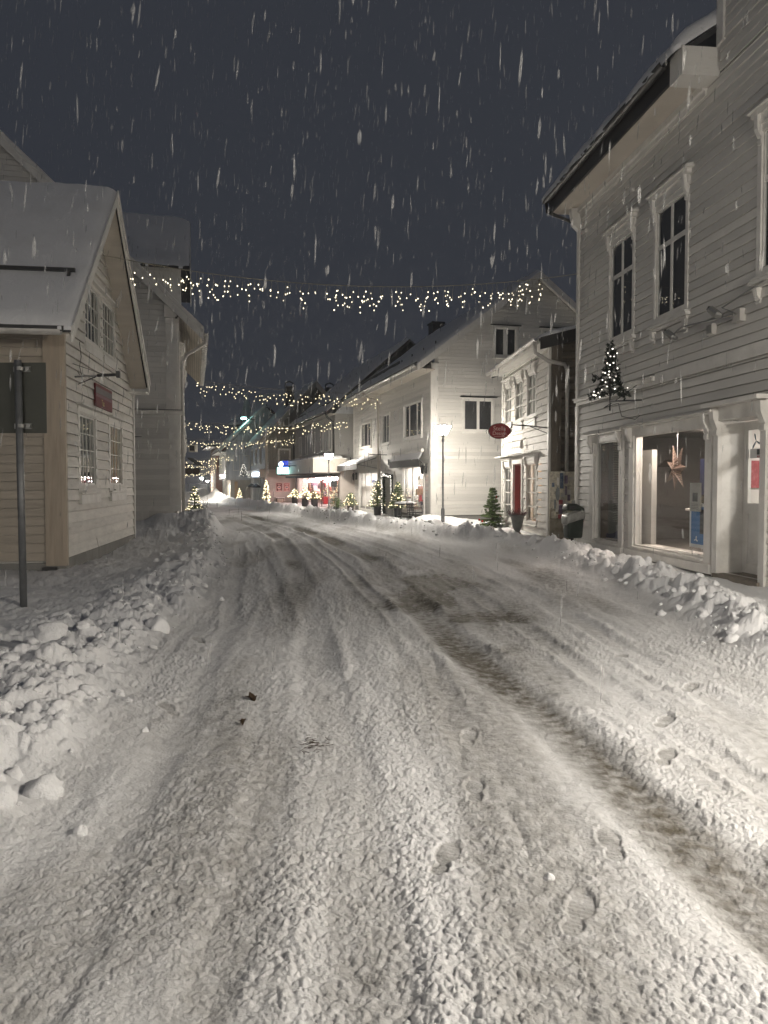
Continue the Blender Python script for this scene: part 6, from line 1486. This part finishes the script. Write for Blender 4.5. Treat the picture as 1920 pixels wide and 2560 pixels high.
# ------------------------------------------------------------------ falling snow
def falling_snow():
    rs = np.random.RandomState(12); n = 15000
    y = 3.4+(rs.rand(n)**.75)*42; x = (rs.rand(n)*2-1)*(.62*y+1.2); z = rs.rand(n)*(.75*y+2.2)
    r = .006+.009*rs.rand(n)**2; L_ = .035+.085*rs.rand(n)**1.5
    r *= np.interp(y, [2.6, 8, 40], [.8, 1.1, 1.9]); L_ *= np.interp(y, [2.6, 8, 40], [.8, 1.2, 1.9])
    ok = (z > 1.9) | (rs.rand(n) < .22); x, y, z, r, L_ = x[ok], y[ok], z[ok], r[ok], L_[ok]; n = len(x)
    dl = np.sqrt((x-1.9)**2+(y-24.4)**2+(z-3.1)**2); k = np.where((dl < 5) | ((y > 23.5) & (x > 0)), .5, 1.0); r = r*k; L_ = L_*k
    lean = rs.normal(.05, .05, (n, 2))
    V = np.zeros((n, 8, 3)); 
    P = np.stack([x, y, z], 1)
    ax = np.stack([lean[:, 0], lean[:, 1], np.ones(n)], 1)
    V[:, 0] = P-ax*L_[:, None]; V[:, 7] = P+ax*L_[:, None]
    for k in range(3):
        a = 2.094*k+rs.rand(n)*.6
        o = np.stack([np.cos(a)*r, np.sin(a)*r, 0*r], 1)
        V[:, 1+k] = P-ax*L_[:, None]*.45+o*rs.uniform(.6, 1.1, (n, 1)); V[:, 4+k] = P+ax*L_[:, None]*.4+o*rs.uniform(.6, 1.1, (n, 1))
    Fb = [(0, 2, 1), (0, 3, 2), (0, 1, 3), (1, 2, 5), (1, 5, 4), (2, 3, 6), (2, 6, 5), (3, 1, 4), (3, 4, 6), (4, 5, 7), (5, 6, 7), (6, 4, 7)]
    F = (np.array(Fb)[None]+(np.arange(n)*8)[:, None, None]).reshape(-1, 3)
    me = bpy.data.meshes.new('falling_snow'); me.from_pydata(V.reshape(-1, 3).tolist(), [], F.tolist()); me.polygons.foreach_set('use_smooth', [True]*len(me.polygons)); me.materials.append(M['flake'])
    tag(link(bpy.data.objects.new('falling_snow', me)), 'big wet snowflakes falling through the whole street', 'snow', kind='stuff')
falling_snow()

# ------------------------------------------------------------------ snowy air
hz = MB().box(-75, 45, -14, 118, -1.7, 17.5).build('haze', None)
m_, nt_, out_ = _nt('snowy_air'); pv = nt_.nodes.new('ShaderNodeVolumePrincipled')
pv.inputs['Color'].default_value = (.9, .9, .92, 1); pv.inputs['Density'].default_value = .0021; pv.inputs['Anisotropy'].default_value = .55
nt_.links.new(pv.outputs[0], out_.inputs['Volume']); hz.data.materials.append(m_); hz['kind'] = 'stuff'
cy.volume_bounces = 0
